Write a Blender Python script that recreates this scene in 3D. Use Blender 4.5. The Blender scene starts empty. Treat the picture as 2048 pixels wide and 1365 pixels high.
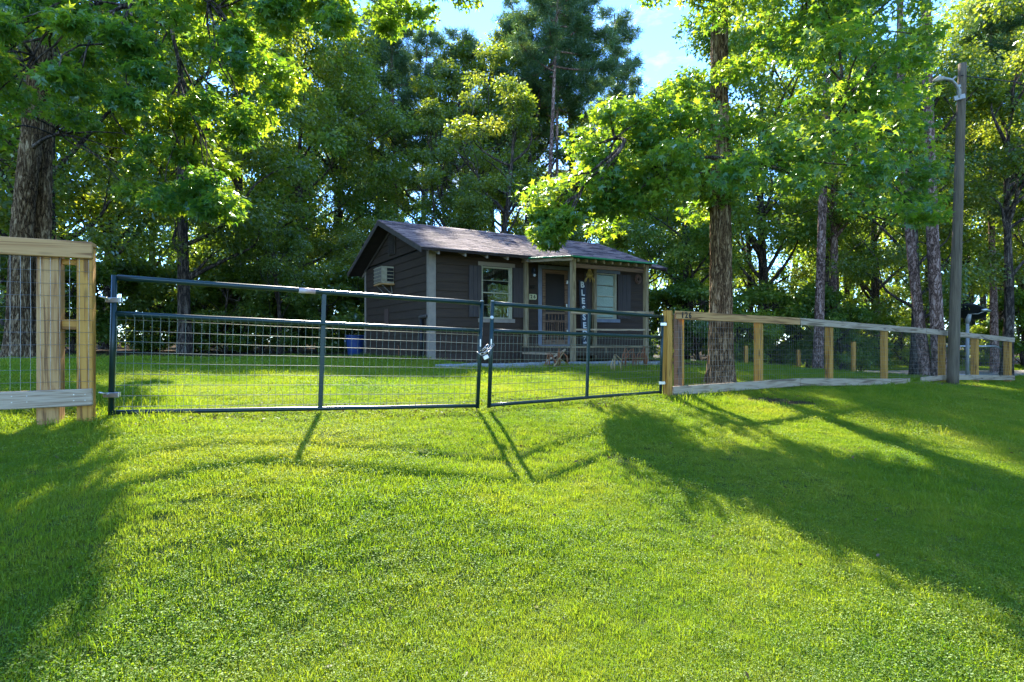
import bpy, bmesh, math, random
import numpy as np
from mathutils import Vector, Matrix

R = math.radians
rng = np.random.default_rng(7)
random.seed(7)
scene = bpy.context.scene
COL = scene.collection

# ------------------------------------------------------------------ camera, sky, sun, exposure
CZ = 1.6
FPX = 1170.0
cd = bpy.data.cameras.new('camera')
cam = bpy.data.objects.new('camera', cd)
COL.objects.link(cam)
scene.camera = cam
cam.location = (0, 0, CZ)
cam.rotation_euler = (R(90), 0, 0)
cd.sensor_width = 36.0
cd.lens = 36.0 * FPX / 2048.0
cd.shift_y = 2.5 / 2048.0
cd.clip_start = 0.05
cd.clip_end = 900

SUN_AZ, SUN_EL = R(-11.5), R(38.0)
world = bpy.data.worlds.new('World')
scene.world = world
world.use_nodes = True
wn, wl = world.node_tree.nodes, world.node_tree.links
wn.clear()
wo = wn.new('ShaderNodeOutputWorld')
bg = wn.new('ShaderNodeBackground')
sky = wn.new('ShaderNodeTexSky')
sky.sky_type = 'NISHITA'
sky.sun_disc = False
sky.sun_elevation = SUN_EL
sky.sun_rotation = SUN_AZ
sky.air_density = 1.0
sky.dust_density = 0.0
sky.ozone_density = 6.0
tc = wn.new('ShaderNodeTexCoord')
mp = wn.new('ShaderNodeMapping')
mp.inputs['Scale'].default_value = (1.0, 1.0, 2.6)
wl.new(tc.outputs['Generated'], mp.inputs['Vector'])
cn = wn.new('ShaderNodeTexNoise')
cn.inputs['Scale'].default_value = 2.4
cn.inputs['Detail'].default_value = 7
cn.inputs['Roughness'].default_value = 0.62
wl.new(mp.outputs['Vector'], cn.inputs['Vector'])
cr = wn.new('ShaderNodeValToRGB')
cr.color_ramp.elements[0].position = 0.53
cr.color_ramp.elements[1].position = 0.66
wl.new(cn.outputs['Fac'], cr.inputs['Fac'])
cm = wn.new('ShaderNodeMix')
cm.data_type = 'RGBA'
wl.new(cr.outputs['Color'], cm.inputs['Factor'])
tn = wn.new('ShaderNodeMix')
tn.data_type = 'RGBA'
tn.blend_type = 'MULTIPLY'
tn.inputs['Factor'].default_value = 1
tn.inputs['B'].default_value = (.58, .75, .98, 1)
wl.new(sky.outputs['Color'], tn.inputs['A'])
wl.new(tn.outputs['Result'], cm.inputs['A'])
cm.inputs['B'].default_value = (2.0, 2.4, 3.0, 1)
wl.new(cm.outputs['Result'], bg.inputs['Color'])
bg.inputs['Strength'].default_value = 0.145
wl.new(bg.outputs['Background'], wo.inputs['Surface'])

sd = bpy.data.lights.new('sun', 'SUN')
sun = bpy.data.objects.new('sun', sd)
COL.objects.link(sun)
sd.energy = 3.6
sd.angle = R(0.53)
sd.color = (1.0, 0.92, 0.78)
SD = Vector((math.sin(SUN_AZ) * math.cos(SUN_EL), math.cos(SUN_AZ) * math.cos(SUN_EL), math.sin(SUN_EL)))
sun.rotation_euler = SD.to_track_quat('Z', 'Y').to_euler()
sun.location = (-10, 20, 40)

vs = scene.view_settings
vs.view_transform = 'Standard'
vs.look = 'None'
vs.gamma = 1.0
vs.use_curve_mapping = False
vs.exposure = 2.45
scene.cycles.max_bounces = 10
scene.cycles.diffuse_bounces = 6
scene.cycles.glossy_bounces = 3
scene.cycles.transmission_bounces = 8
scene.cycles.transparent_max_bounces = 8
scene.cycles.use_denoising = True
scene.cycles.sample_clamp_indirect = 6.0


def P(px, py, Y):
    """the point that stands Y metres in front of the camera and is seen at (px, py)"""
    return Vector(((px - 1024) / FPX * Y, Y, CZ + (685 - py) / FPX * Y))


# ------------------------------------------------------------------ terrain heights
YF = lambda x: 1.0 / (0.1047 - 7.0e-5 * (x - 1338))      # depth of the right fence line seen at x
CP = [(0, 0, 0), (0, 2.75, -.0), (-2.6, 2.9, .30), (-4.2, 3.2, .55), (-3.0, 4.2, .74), (2.6, 2.9, -.12), (6, 2, -.35), (-6, 1, .3),
      (-1.6, 4.17, .655), (-2.14, 4.02, .69), (-2.6, 3.6, .64), (.03, 5.3, .43), (1.0, 5.3, .39), (-3.6, 4.95, .90), (-3.4, 5.3, .88), (-5.8, 4.2, .95), (-2, 6.14, .82), (-.35, 7.05, .755),
      (2.45, 9.45, .71), (1.0, 8.2, .75), (3.2, 6, .30), (6, 8.2, .32), (10, 11, .25), (14, 12, .1), (12, 6, -.3),
      (5.2, 11.0, .70), (8.0, 12.9, .62), (11.2, 14.9, .56), (16, 17.8, .40), (3.9, 11.3, .80),
      (-2, 10, 1.0), (2, 12, .98), (-6, 9, 1.13), (-11, 13, 1.22), (-6, 13, 1.15), (-3, 14, 1.12), (1, 15, 1.12), (5, 17, 1.0), (-9, 19, 1.15),
      (-4, 20, 1.12), (2, 22, 1.1), (8, 17, .82), (10, 21, .60), (13, 20, .40), (14, 17.5, .40), (15, 24, .31), (25, 25, .3), (20, 21, .33), (13, 27, .36), (45, 27, 0),
      (7, 30, .8), (15, 32, .5), (0, 35, 1.2), (-12, 30, 1.3), (-20, 15, 1.3), (-25, 5, 1.0), (-22, -8, .5), (25, 10, -.3), (25, -5, -.8),
      (0, -8, -.7), (-40, 40, 1.6), (0, 70, 1.5), (40, 60, .3), (-70, 0, 1), (75, 0, -1.2), (-50, 90, 1.7), (60, 100, .5), (0, -40, -1.6), (50, -40, -1.8), (-50, -40, -1)]
cpa = np.array(CP, float)


def _tps(r2):
    return 0.5 * r2 * np.log(r2 + 1e-9)


_n = len(cpa)
_d = ((cpa[:, None, :2] - cpa[None, :, :2]) ** 2).sum(-1)
_K = _tps(_d) + np.eye(_n) * 0.6
_Pm = np.c_[np.ones(_n), cpa[:, :2]]
_A = np.block([[_K, _Pm], [_Pm.T, np.zeros((3, 3))]])
_w = np.linalg.solve(_A, np.r_[cpa[:, 2], np.zeros(3)])


def H(x, y):
    x = np.asarray(x, float)
    y = np.asarray(y, float)
    sh = x.shape
    q = np.c_[x.ravel(), y.ravel()]
    out = np.zeros(len(q))
    for i in range(0, len(q), 20000):
        d = ((q[i:i + 20000, None, :] - cpa[None, :, :2]) ** 2).sum(-1)
        out[i:i + 20000] = _tps(d) @ _w[:_n] + _w[_n] + q[i:i + 20000] @ _w[_n + 1:]
    b = 0.018 * np.sin(q[:, 0] * 2.1 + 1.3 * np.sin(q[:, 1] * 1.3)) * np.cos(q[:, 1] * 1.9 + q[:, 0] * .7)
    return (out + b).reshape(sh)


def hz(x, y):
    return float(H(np.array([x]), np.array([y]))[0])


# ------------------------------------------------------------------ materials
def newmat(name):
    m = bpy.data.materials.new(name)
    m.use_nodes = True
    return m, m.node_tree.nodes, m.node_tree.links, m.node_tree.nodes['Principled BSDF']


def ramp(n, l, src, stops):
    r = n.new('ShaderNodeValToRGB')
    e = r.color_ramp.elements
    while len(e) < len(stops):
        e.new(0.5)
    for k, (p, c) in enumerate(stops):
        e[k].position = p
        e[k].color = (c[0], c[1], c[2], 1)
    l.new(src, r.inputs['Fac'])
    return r


def coords(n, l, scale, space='Object', rand=False):
    t = n.new('ShaderNodeTexCoord')
    m = n.new('ShaderNodeMapping')
    m.inputs['Scale'].default_value = scale
    l.new(t.outputs[space], m.inputs['Vector'])
    if rand:
        oi = n.new('ShaderNodeObjectInfo')
        mu = n.new('ShaderNodeMath')
        mu.operation = 'MULTIPLY'
        mu.inputs[1].default_value = 37.0
        l.new(oi.outputs['Random'], mu.inputs[0])
        l.new(mu.outputs[0], m.inputs['Location'])
    return m.outputs['Vector']


def noise(n, l, vec, scale, detail=4, rough=.55, dist=0):
    t = n.new('ShaderNodeTexNoise')
    t.inputs['Scale'].default_value = scale
    t.inputs['Detail'].default_value = detail
    t.inputs['Roughness'].default_value = rough
    t.inputs['Distortion'].default_value = dist
    l.new(vec, t.inputs['Vector'])
    return t.outputs['Fac']


def bump(n, l, h, b, strength=.4, dist=.01):
    k = n.new('ShaderNodeBump')
    k.inputs['Strength'].default_value = strength
    k.inputs['Distance'].default_value = dist
    l.new(h, k.inputs['Height'])
    l.new(k.outputs['Normal'], b.inputs['Normal'])


def plain(name, c1, c2=None, rough=.7, scale=6, metal=0, bstr=.2, stretch=(1, 1, 1), spec=.5, bdist=.004):
    m, n, l, b = newmat(name)
    c2 = c2 or tuple(x * .7 for x in c1)
    v = coords(n, l, stretch, rand=True)
    f = noise(n, l, v, scale, 5, .65)
    r = ramp(n, l, f, [(.3, c2), (.7, c1)])
    l.new(r.outputs['Color'], b.inputs['Base Color'])
    b.inputs['Roughness'].default_value = rough
    b.inputs['Metallic'].default_value = metal
    b.inputs['Specular IOR Level'].default_value = spec
    if bstr:
        bump(n, l, noise(n, l, v, scale * 5, 4, .7), b, bstr, bdist)
    return m


def wood(name, dark, mid, light, rough=.75, bdist=.004):
    """sawn timber, grain along the object's own X"""
    m, n, l, b = newmat(name)
    v = coords(n, l, (.55, 9, 9), rand=True)
    f1 = noise(n, l, v, 1.6, 3, .5, 1.2)
    wv = n.new('ShaderNodeMath')
    wv.operation = 'MULTIPLY'
    wv.inputs[1].default_value = 16
    l.new(f1, wv.inputs[0])
    fr = n.new('ShaderNodeMath')
    fr.operation = 'SINE'
    l.new(wv.outputs[0], fr.inputs[0])
    mr = n.new('ShaderNodeMapRange')
    mr.inputs['From Min'].default_value = -1
    l.new(fr.outputs[0], mr.inputs['Value'])
    v2 = coords(n, l, (1.2, 45, 45), rand=True)
    f2 = noise(n, l, v2, 1.5, 4, .7)
    ad = n.new('ShaderNodeMix')
    ad.inputs['Factor'].default_value = .45
    l.new(mr.outputs['Result'], ad.inputs['A'])
    l.new(f2, ad.inputs['B'])
    r = ramp(n, l, ad.outputs['Result'], [(.15, dark), (.5, mid), (.85, light)])
    # knots
    v3 = coords(n, l, (1.6, 7, 7), rand=True)
    vo = n.new('ShaderNodeTexVoronoi')
    vo.inputs['Scale'].default_value = 1.0
    l.new(v3, vo.inputs['Vector'])
    kr = ramp(n, l, vo.outputs['Distance'], [(.05, (.12, .12, .12)), (.16, (1, 1, 1))])
    mx = n.new('ShaderNodeMix')
    mx.data_type = 'RGBA'
    mx.blend_type = 'MULTIPLY'
    mx.inputs['Factor'].default_value = .85
    l.new(r.outputs['Color'], mx.inputs['A'])
    l.new(kr.outputs['Color'], mx.inputs['B'])
    l.new(mx.outputs['Result'], b.inputs['Base Color'])
    b.inputs['Roughness'].default_value = rough
    bump(n, l, ad.outputs['Result'], b, .5, bdist)
    return m


def leafmat(name, stops, tstops, trans=.5, gloss=.12, rough=.35, inst=False):
    m = bpy.data.materials.new(name)
    m.use_nodes = True
    n, l = m.node_tree.nodes, m.node_tree.links
    n.clear()
    o = n.new('ShaderNodeOutputMaterial')
    if inst:
        oi = n.new('ShaderNodeObjectInfo')
        g = n.new('ShaderNodeNewGeometry')
        ge = noise(n, l, g.outputs['Position'], .55, 5, .6)
        a = n.new('ShaderNodeMath')
        a.operation = 'MULTIPLY_ADD'
        a.inputs[1].default_value = .45
        l.new(oi.outputs['Random'], a.inputs[0])
        a2 = n.new('ShaderNodeMath')
        a2.operation = 'MULTIPLY_ADD'
        a2.inputs[1].default_value = 1.5
        a2.inputs[2].default_value = -.5
        l.new(ge, a2.inputs[0])
        l.new(a2.outputs[0], a.inputs[2])
        src = a.outputs[0]
    else:
        g = n.new('ShaderNodeNewGeometry')
        ge = noise(n, l, g.outputs['Position'], .5, 2, .6)
        a = n.new('ShaderNodeMath')
        a.operation = 'MULTIPLY_ADD'
        a.inputs[1].default_value = .6
        l.new(g.outputs['Random Per Island'], a.inputs[0])
        a2 = n.new('ShaderNodeMath')
        a2.operation = 'MULTIPLY_ADD'
        a2.inputs[1].default_value = 1.2
        a2.inputs[2].default_value = -.4
        l.new(ge, a2.inputs[0])
        l.new(a2.outputs[0], a.inputs[2])
        src = a.outputs[0]
    r1 = ramp(n, l, src, stops)
    r2 = ramp(n, l, src, tstops)
    df = n.new('ShaderNodeBsdfDiffuse')
    l.new(r1.outputs['Color'], df.inputs['Color'])
    tr = n.new('ShaderNodeBsdfTranslucent')
    l.new(r2.outputs['Color'], tr.inputs['Color'])
    gl = n.new('ShaderNodeBsdfGlossy')
    gl.inputs['Roughness'].default_value = rough
    gl.inputs['Color'].default_value = (.75, .9, .8, 1)
    m1 = n.new('ShaderNodeMixShader')
    m1.inputs[0].default_value = trans
    l.new(df.outputs[0], m1.inputs[1])
    l.new(tr.outputs[0], m1.inputs[2])
    fz = n.new('ShaderNodeFresnel')
    fz.inputs['IOR'].default_value = 1.4
    mg = n.new('ShaderNodeMath')
    mg.operation = 'MULTIPLY'
    mg.use_clamp = True
    mg.inputs[1].default_value = gloss
    mn = n.new('ShaderNodeMath')
    mn.operation = 'ADD'
    mn.inputs[1].default_value = .25
    l.new(fz.outputs[0], mn.inputs[0])
    l.new(mn.outputs[0], mg.inputs[0])
    m2 = n.new('ShaderNodeMixShader')
    l.new(mg.outputs[0], m2.inputs[0])
    l.new(m1.outputs[0], m2.inputs[1])
    l.new(gl.outputs[0], m2.inputs[2])
    l.new(m2.outputs[0], o.inputs['Surface'])
    return m


def barkmat(name, dark, mid, light, vs_=(16, 16, 2.6), bd=.02, plates=False):
    m, n, l, b = newmat(name)
    v = coords(n, l, vs_)
    wf = n.new('ShaderNodeTexNoise')
    wf.inputs['Scale'].default_value = .6
    wf.inputs['Detail'].default_value = 3
    l.new(v, wf.inputs['Vector'])
    mix = n.new('ShaderNodeMix')
    mix.data_type = 'RGBA'
    mix.inputs['Factor'].default_value = .5
    l.new(v, mix.inputs['A'])
    l.new(wf.outputs['Color'], mix.inputs['B'])
    f1 = noise(n, l, mix.outputs['Result'], 2.2, 6, .62, .6)
    sb = n.new('ShaderNodeMath')
    sb.operation = 'SUBTRACT'
    sb.inputs[1].default_value = .5
    l.new(f1, sb.inputs[0])
    ab = n.new('ShaderNodeMath')
    ab.operation = 'ABSOLUTE'
    l.new(sb.outputs[0], ab.inputs[0])
    r1 = ramp(n, l, ab.outputs[0], [(.0, (0, 0, 0)), (.10, (1, 1, 1))])
    f2 = noise(n, l, coords(n, l, (30, 30, 12)), 1.5, 5, .7)
    f3 = noise(n, l, coords(n, l, (1.5, 1.5, .8)), 1.5, 3, .6)
    ad = n.new('ShaderNodeMath')
    ad.operation = 'MULTIPLY_ADD'
    l.new(r1.outputs['Color'], ad.inputs[0])
    l.new(f2, ad.inputs[1])
    a3 = n.new('ShaderNodeMath')
    a3.operation = 'MULTIPLY_ADD'
    a3.inputs[1].default_value = .5
    a3.inputs[2].default_value = -.22
    l.new(f3, a3.inputs[0])
    l.new(a3.outputs[0], ad.inputs[2])
    r = ramp(n, l, ad.outputs[0], [(.08, dark), (.42, mid), (.72, light)])
    l.new(r.outputs['Color'], b.inputs['Base Color'])
    b.inputs['Roughness'].default_value = .95
    b.inputs['Specular IOR Level'].default_value = .15
    bump(n, l, ad.outputs[0], b, .9, bd)
    return m


M = {}
M['pine_wood'] = wood('pale pine lumber', (.12, .05, .012), (.38, .185, .055), (.52, .29, .10))
M['post_wood'] = wood('treated yellow post', (.13, .05, .008), (.42, .185, .022), (.54, .27, .045))
M['grey_wood'] = wood('weathered board', (.13, .085, .045), (.34, .235, .135), (.47, .355, .23))
M['porch_wood'] = wood('old porch lumber', (.07, .045, .02), (.21, .15, .075), (.32, .25, .14))
M['brown_wood'] = wood('brown door wood', (.05, .026, .014), (.14, .075, .04), (.21, .125, .07))
M['siding'] = plain('charcoal lap siding', (.062, .040, .026), (.038, .025, .017), .8, 3, 0, .4, (.6, 1, 8), .3)
M['shutter'] = plain('near black shutter paint', (.070, .056, .050), (.048, .039, .036), .8, 4, 0, .3, (6, 1, .6), .3)
M['trim'] = plain('warm grey trim paint', (.30, .245, .19), (.21, .17, .135), .75, 5, 0, .3, (1, 1, 1))
M['trim_blue'] = plain('cool grey trim paint', (.19, .21, .25), (.13, .145, .18), .75, 5, 0, .3)
M['fascia'] = plain('brown grey fascia', (.085, .065, .05), (.05, .04, .033), .8, 5)
M['soffit'] = plain('dark soffit boards', (.05, .032, .025), (.028, .02, .016), .9, 5)
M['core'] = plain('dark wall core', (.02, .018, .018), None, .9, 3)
M['cream'] = plain('cream sash paint', (.42, .38, .25), (.28, .26, .17), .6, 8)
M['gate'] = plain('dark green gate enamel', (.008, .034, .030), (.004, .020, .018), .32, 7, .0, .05, (1, 1, 1), .45, .001)
M['wire'] = plain('galvanised wire', (.34, .35, .34), (.20, .20, .19), .38, 9, .8, 0)
M['gatewire'] = plain('dull gate wire', (.22, .24, .20), (.09, .11, .08), .38, 9, .6, 0)
M['steel'] = plain('bright zinc steel', (.62, .60, .55), (.40, .38, .34), .3, 12, .85, .1)
M['whitesteel'] = plain('dull painted pipe', (.36, .35, .31), (.26, .25, .22), .45, 6)
M['acmetal'] = plain('aged cream metal casing', (.44, .39, .27), (.24, .19, .10), .55, 8)
M['acgrille'] = plain('dull grille fins', (.20, .17, .13), (.12, .10, .08), .6, 20)
M['black'] = plain('matte black', (.012, .012, .014), None, .6, 6)
M['bin'] = plain('blue plastic', (.02, .055, .20), (.015, .04, .14), .35, 5, 0, .05)
M['orange'] = plain('dry orange stalk', (.32, .11, .04), (.16, .07, .03), .8, 9)
M['straw'] = plain('dry straw stem', (.48, .36, .16), (.28, .18, .07), .8, 9)
M['white'] = plain('white lettering paint', (.70, .72, .70), (.55, .57, .56), .6, 9, 0, 0)
M['signboard'] = plain('blue black sign board', (.018, .024, .038), (.012, .015, .024), .6, 5)
M['numeral'] = plain('black numeral', (.01, .01, .01), None, .4, 5, 0, 0)
M['greenroof'] = plain('green metal roofing', (.015, .30, .11), (.01, .20, .08), .4, 4, .0, .1)
M['concrete'] = plain('grey concrete slab', (.34, .35, .34), (.20, .21, .20), .9, 9, 0, .5)
M['gold'] = plain('yellow dried gourd', (.50, .36, .09), (.24, .15, .04), .6, 14, 0, .5)
M['rope'] = plain('rust brown coil', (.17, .09, .06), (.09, .05, .035), .8, 20)
M['pole'] = plain('weathered pole wood', (.20, .155, .095), (.085, .062, .04), .9, 3, 0, .8, (9, 9, .5), .2, .01)
M['mulch'] = plain('bare litter soil', (.11, .075, .05), (.045, .03, .022), .95, 9, 0, .9, (1, 1, 1), .1, .03)
M['curtain'] = plain('grey lace curtain', (.15, .14, .15), (.055, .05, .055), .9, 14, 0, .4, (9, 9, .6))
M['frosted'] = plain('pale green frosted pane', (.30, .37, .30), (.20, .27, .22), .12, 30, 0, .25, (1, 1, 1), .6)
M['screen'] = plain('dark rust insect screen', (.020, .012, .009), (.012, .008, .006), .7, 3)
M['road'] = plain('pale gravel lane', (.36, .34, .31), (.24, .22, .20), .95, 12, 0, .6, (1, 1, 1), .2, .02)
M['bark'] = barkmat('grey brown ridged bark', (.040, .022, .010), (.24, .15, .075), (.48, .35, .205))
M['pinebark'] = barkmat('reddish plated pine bark', (.06, .035, .025), (.30, .18, .135), (.56, .41, .34), (8, 8, 3.4))
M['farbark'] = barkmat('dark woodland bark', (.02, .016, .013), (.10, .075, .055), (.24, .19, .145), (9, 9, 1.8))


def shingle_material():
    m, n, l, b = newmat('weathered asphalt shingles')
    g = n.new('ShaderNodeNewGeometry')
    v = coords(n, l, (1, 1, 1))
    f = noise(n, l, v, 45, 3, .8)
    f2 = noise(n, l, v, .9, 4, .6)
    a = n.new('ShaderNodeMath')
    a.operation = 'MULTIPLY_ADD'
    a.inputs[1].default_value = .75
    a.inputs[2].default_value = -.1
    l.new(g.outputs['Random Per Island'], a.inputs[0])
    a2 = n.new('ShaderNodeMath')
    a2.operation = 'MULTIPLY_ADD'
    a2.inputs[1].default_value = .6
    l.new(f, a2.inputs[0])
    l.new(a.outputs[0], a2.inputs[2])
    a3 = n.new('ShaderNodeMath')
    a3.operation = 'MULTIPLY_ADD'
    a3.inputs[1].default_value = .5
    a3.inputs[2].default_value = -.25
    l.new(f2, a3.inputs[0])
    a4 = n.new('ShaderNodeMath')
    l.new(a2.outputs[0], a4.inputs[0])
    l.new(a3.outputs[0], a4.inputs[1])
    r = ramp(n, l, a4.outputs[0], [(.2, (.07, .046, .055)), (.55, (.20, .13, .125)), (.95, (.38, .265, .235))])
    l.new(r.outputs['Color'], b.inputs['Base Color'])
    b.inputs['Roughness'].default_value = .85
    bump(n, l, f, b, .5, .004)
    return m


M['shingle'] = shingle_material()


def glass_material():
    m, n, l, b = newmat('window glass')
    n.remove(b)
    o = n['Material Output']
    t = n.new('ShaderNodeBsdfTransparent')
    t.inputs['Color'].default_value = (.75, .8, .78, 1)
    g = n.new('ShaderNodeBsdfGlossy')
    g.inputs['Roughness'].default_value = .03
    mx = n.new('ShaderNodeMixShader')
    fz = n.new('ShaderNodeFresnel')
    fz.inputs['IOR'].default_value = 1.9
    nt = noise(n, l, coords(n, l, (1, 1, 1)), 2.5, 2)
    bp = n.new('ShaderNodeBump')
    bp.inputs['Strength'].default_value = .25
    bp.inputs['Distance'].default_value = .02
    l.new(nt, bp.inputs['Height'])
    l.new(bp.outputs['Normal'], g.inputs['Normal'])
    l.new(fz.outputs[0], mx.inputs[0])
    l.new(t.outputs[0], mx.inputs[1])
    l.new(g.outputs[0], mx.inputs[2])
    l.new(mx.outputs[0], o.inputs['Surface'])
    return m


M['glass'] = glass_material()

GS = [(0.0, (.055, .130, .006)), (.45, (.160, .235, .010)), (1.0, (.30, .31, .030))]
GT = [(0.0, (.16, .35, .008)), (.45, (.35, .49, .012)), (1.0, (.56, .57, .03))]
M['grass'] = leafmat('fresh lawn grass', GS, GT, .45, .05, .6, inst=True)
M['clover'] = leafmat('fine ground leaf', GS, GT, .42, .035, .6, inst=True)
LS = [(0.0, (.018, .075, .030)), (.5, (.055, .15, .022)), (1.0, (.16, .24, .025))]
LT = [(0.0, (.10, .30, .02)), (.5, (.36, .56, .02)), (1.0, (.74, .76, .04))]
M['gumleaf'] = leafmat('sweetgum leaf', LS, LT, .52, .16, .36)
M['leaf_a'] = leafmat('mid green leaf', [(0.0, (.045, .11, .016)), (.5, (.11, .19, .025)), (1.0, (.24, .28, .04))],
                      [(0.0, (.12, .28, .02)), (.5, (.32, .48, .03)), (1.0, (.62, .66, .08))], .5, .10, .4)
M['leaf_b'] = leafmat('dark oak leaf', [(0.0, (.035, .075, .010)), (.5, (.080, .135, .015)), (1.0, (.17, .20, .025))],
                      [(0.0, (.13, .24, .01)), (.5, (.33, .42, .02)), (1.0, (.66, .66, .05))], .5, .12, .4)
M['leaf_c'] = leafmat('yellow green leaf', [(0.0, (.06, .12, .012)), (.5, (.13, .20, .018)), (1.0, (.24, .27, .03))],
                      [(0.0, (.25, .42, .02)), (.5, (.48, .62, .03)), (1.0, (.75, .78, .06))], .5, .10, .4)
M['needle'] = leafmat('pine needle', [(0.0, (.020, .060, .022)), (.5, (.050, .11, .032)), (1.0, (.12, .17, .04))],
                      [(0.0, (.05, .14, .03)), (.5, (.14, .25, .04)), (1.0, (.34, .40, .07))], .35, .12, .4)
M['litter'] = leafmat('fallen leaf', [(0.0, (.06, .03, .012)), (.5, (.14, .08, .03)), (1.0, (.24, .16, .06))],
                      [(0.0, (.06, .03, .012)), (1.0, (.2, .12, .04))], .2, .05, .6)


# ------------------------------------------------------------------ object helpers
OFF = {}


def props(o, label=None, cat=None, group=None, kind=None):
    if label:
        o['label'] = label
    if cat:
        o['category'] = cat
    if group:
        o['group'] = group
    if kind:
        o['kind'] = kind
    return o


def thing(name, label, cat, loc=(0, 0, 0), rotz=0, group=None, off=None):
    o = bpy.data.objects.new(name, None)
    o.empty_display_size = .2
    COL.objects.link(o)
    o.location = loc
    o.rotation_euler = (0, 0, rotz)
    OFF[o.name] = Vector(off if off is not None else loc)
    return props(o, label, cat, group)


def put(name, me, m, parent=None, loc=(0, 0, 0), rot=None):
    """link a mesh; loc in the coordinates its parent was described in"""
    if m is not None and not me.materials:
        me.materials.append(m)
    o = bpy.data.objects.new(name, me)
    COL.objects.link(o)
    loc = Vector(loc)
    if parent is not None:
        o.parent = parent
        o.location = loc - OFF[parent.name]
    else:
        o.location = loc
    OFF[o.name] = loc
    if rot is not None:
        o.rotation_euler = rot
    return o


def box_mesh(lx, ly, lz, bev=0.0, name='box'):
    bm = bmesh.new()
    bmesh.ops.create_cube(bm, size=1)
    for v in bm.verts:
        v.co = Vector((v.co.x * lx, v.co.y * ly, v.co.z * lz))
    if bev:
        bmesh.ops.bevel(bm, geom=bm.edges[:], offset=min(bev, lx * .3, ly * .3, lz * .3), segments=1, affect='EDGES')
    me = bpy.data.meshes.new(name)
    bm.to_mesh(me)
    bm.free()
    return me


def frame(p0, p1, up=(0, 0, 1)):
    x = (Vector(p1) - Vector(p0)).normalized()
    y = Vector(up).cross(x)
    if y.length < 1e-5:
        y = Vector((0, 1, 0)).cross(x)
    y.normalize()
    z = x.cross(y)
    return Matrix((x, y, z)).transposed()


def beam(name, p0, p1, w, h, m, parent, up=(0, 0, 1), bev=.004):
    p0, p1 = Vector(p0), Vector(p1)
    me = box_mesh((p1 - p0).length, w, h, bev, name)
    return put(name, me, m, parent, (p0 + p1) / 2, frame(p0, p1, up).to_euler())


def bx(name, lo, hi, m, parent, bev=.003):
    lo, hi = Vector(lo), Vector(hi)
    s = hi - lo
    return put(name, box_mesh(abs(s.x), abs(s.y), abs(s.z), bev, name), m, parent, (lo + hi) / 2)


class MB:
    def __init__(s):
        s.v, s.f = [], []

    def prism(s, pts_a, pts_b):
        n = len(pts_a)
        o = len(s.v)
        s.v += [tuple(p) for p in pts_a] + [tuple(p) for p in pts_b]
        s.f += [tuple(range(o + n - 1, o - 1, -1)), tuple(range(o + n, o + 2 * n))]
        for i in range(n):
            j = (i + 1) % n
            s.f.append((o + i, o + j, o + n + j, o + n + i))

    def box(s, lo, hi):
        x0, y0, z0 = lo
        x1, y1, z1 = hi
        s.prism([(x0, y0, z0), (x1, y0, z0), (x1, y1, z0), (x0, y1, z0)], [(x0, y0, z1), (x1, y0, z1), (x1, y1, z1), (x0, y1, z1)])

    def tube(s, pts, rad, n=8, cap=True, closed=False):
        pts = [Vector(p) for p in pts]
        if not hasattr(rad, '__len__'):
            rad = [rad] * len(pts)
        o = len(s.v)
        K = len(pts)
        side = None
        for i, p in enumerate(pts):
            if closed:
                d = pts[(i + 1) % K] - pts[i - 1]
            else:
                d = pts[min(i + 1, K - 1)] - pts[max(i - 1, 0)]
            d.normalize()
            if side is None:
                side = d.cross(Vector((0.13, .31, 1)))
                if side.length < .1:
                    side = d.cross(Vector((1, .2, 0)))
            side = (side - d * side.dot(d)).normalized()
            up = d.cross(side)
            for k in range(n):
                a = 2 * math.pi * k / n
                s.v.append(tuple(p + (side * math.cos(a) + up * math.sin(a)) * rad[i]))
        for i in range(K if closed else K - 1):
            i2 = (i + 1) % K
            for k in range(n):
                k2 = (k + 1) % n
                s.f.append((o + i * n + k, o + i * n + k2, o + i2 * n + k2, o + i2 * n + k))
        if cap and not closed:
            s.f.append(tuple(o + k for k in range(n - 1, -1, -1)))
            s.f.append(tuple(o + (K - 1) * n + k for k in range(n)))

    def mesh(s, name, smooth=False, off=(0, 0, 0)):
        me = bpy.data.meshes.new(name)
        ox, oy, oz = off
        me.from_pydata([(x - ox, y - oy, z - oz) for x, y, z in s.v], [], s.f)
        me.update()
        if smooth:
            me.shade_smooth()
        return me

    def build(s, name, m, parent=None, smooth=False, kind=None):
        """vertices given in the parent's description coordinates"""
        off = OFF[parent.name] if parent is not None else Vector((0, 0, 0))
        o = put(name, s.mesh(name, smooth, off), m, parent, off)
        if kind:
            o['kind'] = kind
        return o


def tube_obj(name, pts, rad, m, parent, n=10, closed=False):
    b = MB()
    b.tube(pts, rad, n, closed=closed)
    return b.build(name, m, parent, smooth=True)


def np_mesh(name, verts, faces):
    """verts (V,3), faces (F,k) all the same size"""
    me = bpy.data.meshes.new(name)
    V, (F, k) = len(verts), faces.shape
    me.vertices.add(V)
    me.vertices.foreach_set('co', verts.astype(np.float32).ravel())
    me.loops.add(F * k)
    me.loops.foreach_set('vertex_index', faces.astype(np.int32).ravel())
    me.polygons.add(F)
    me.polygons.foreach_set('loop_start', np.arange(0, F * k, k, dtype=np.int32))
    me.polygons.foreach_set('loop_total', np.full(F, k, dtype=np.int32))
    me.update(calc_edges=True)
    return me


def unit(a):
    return a / (np.linalg.norm(a, axis=-1, keepdims=True) + 1e-9)


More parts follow.
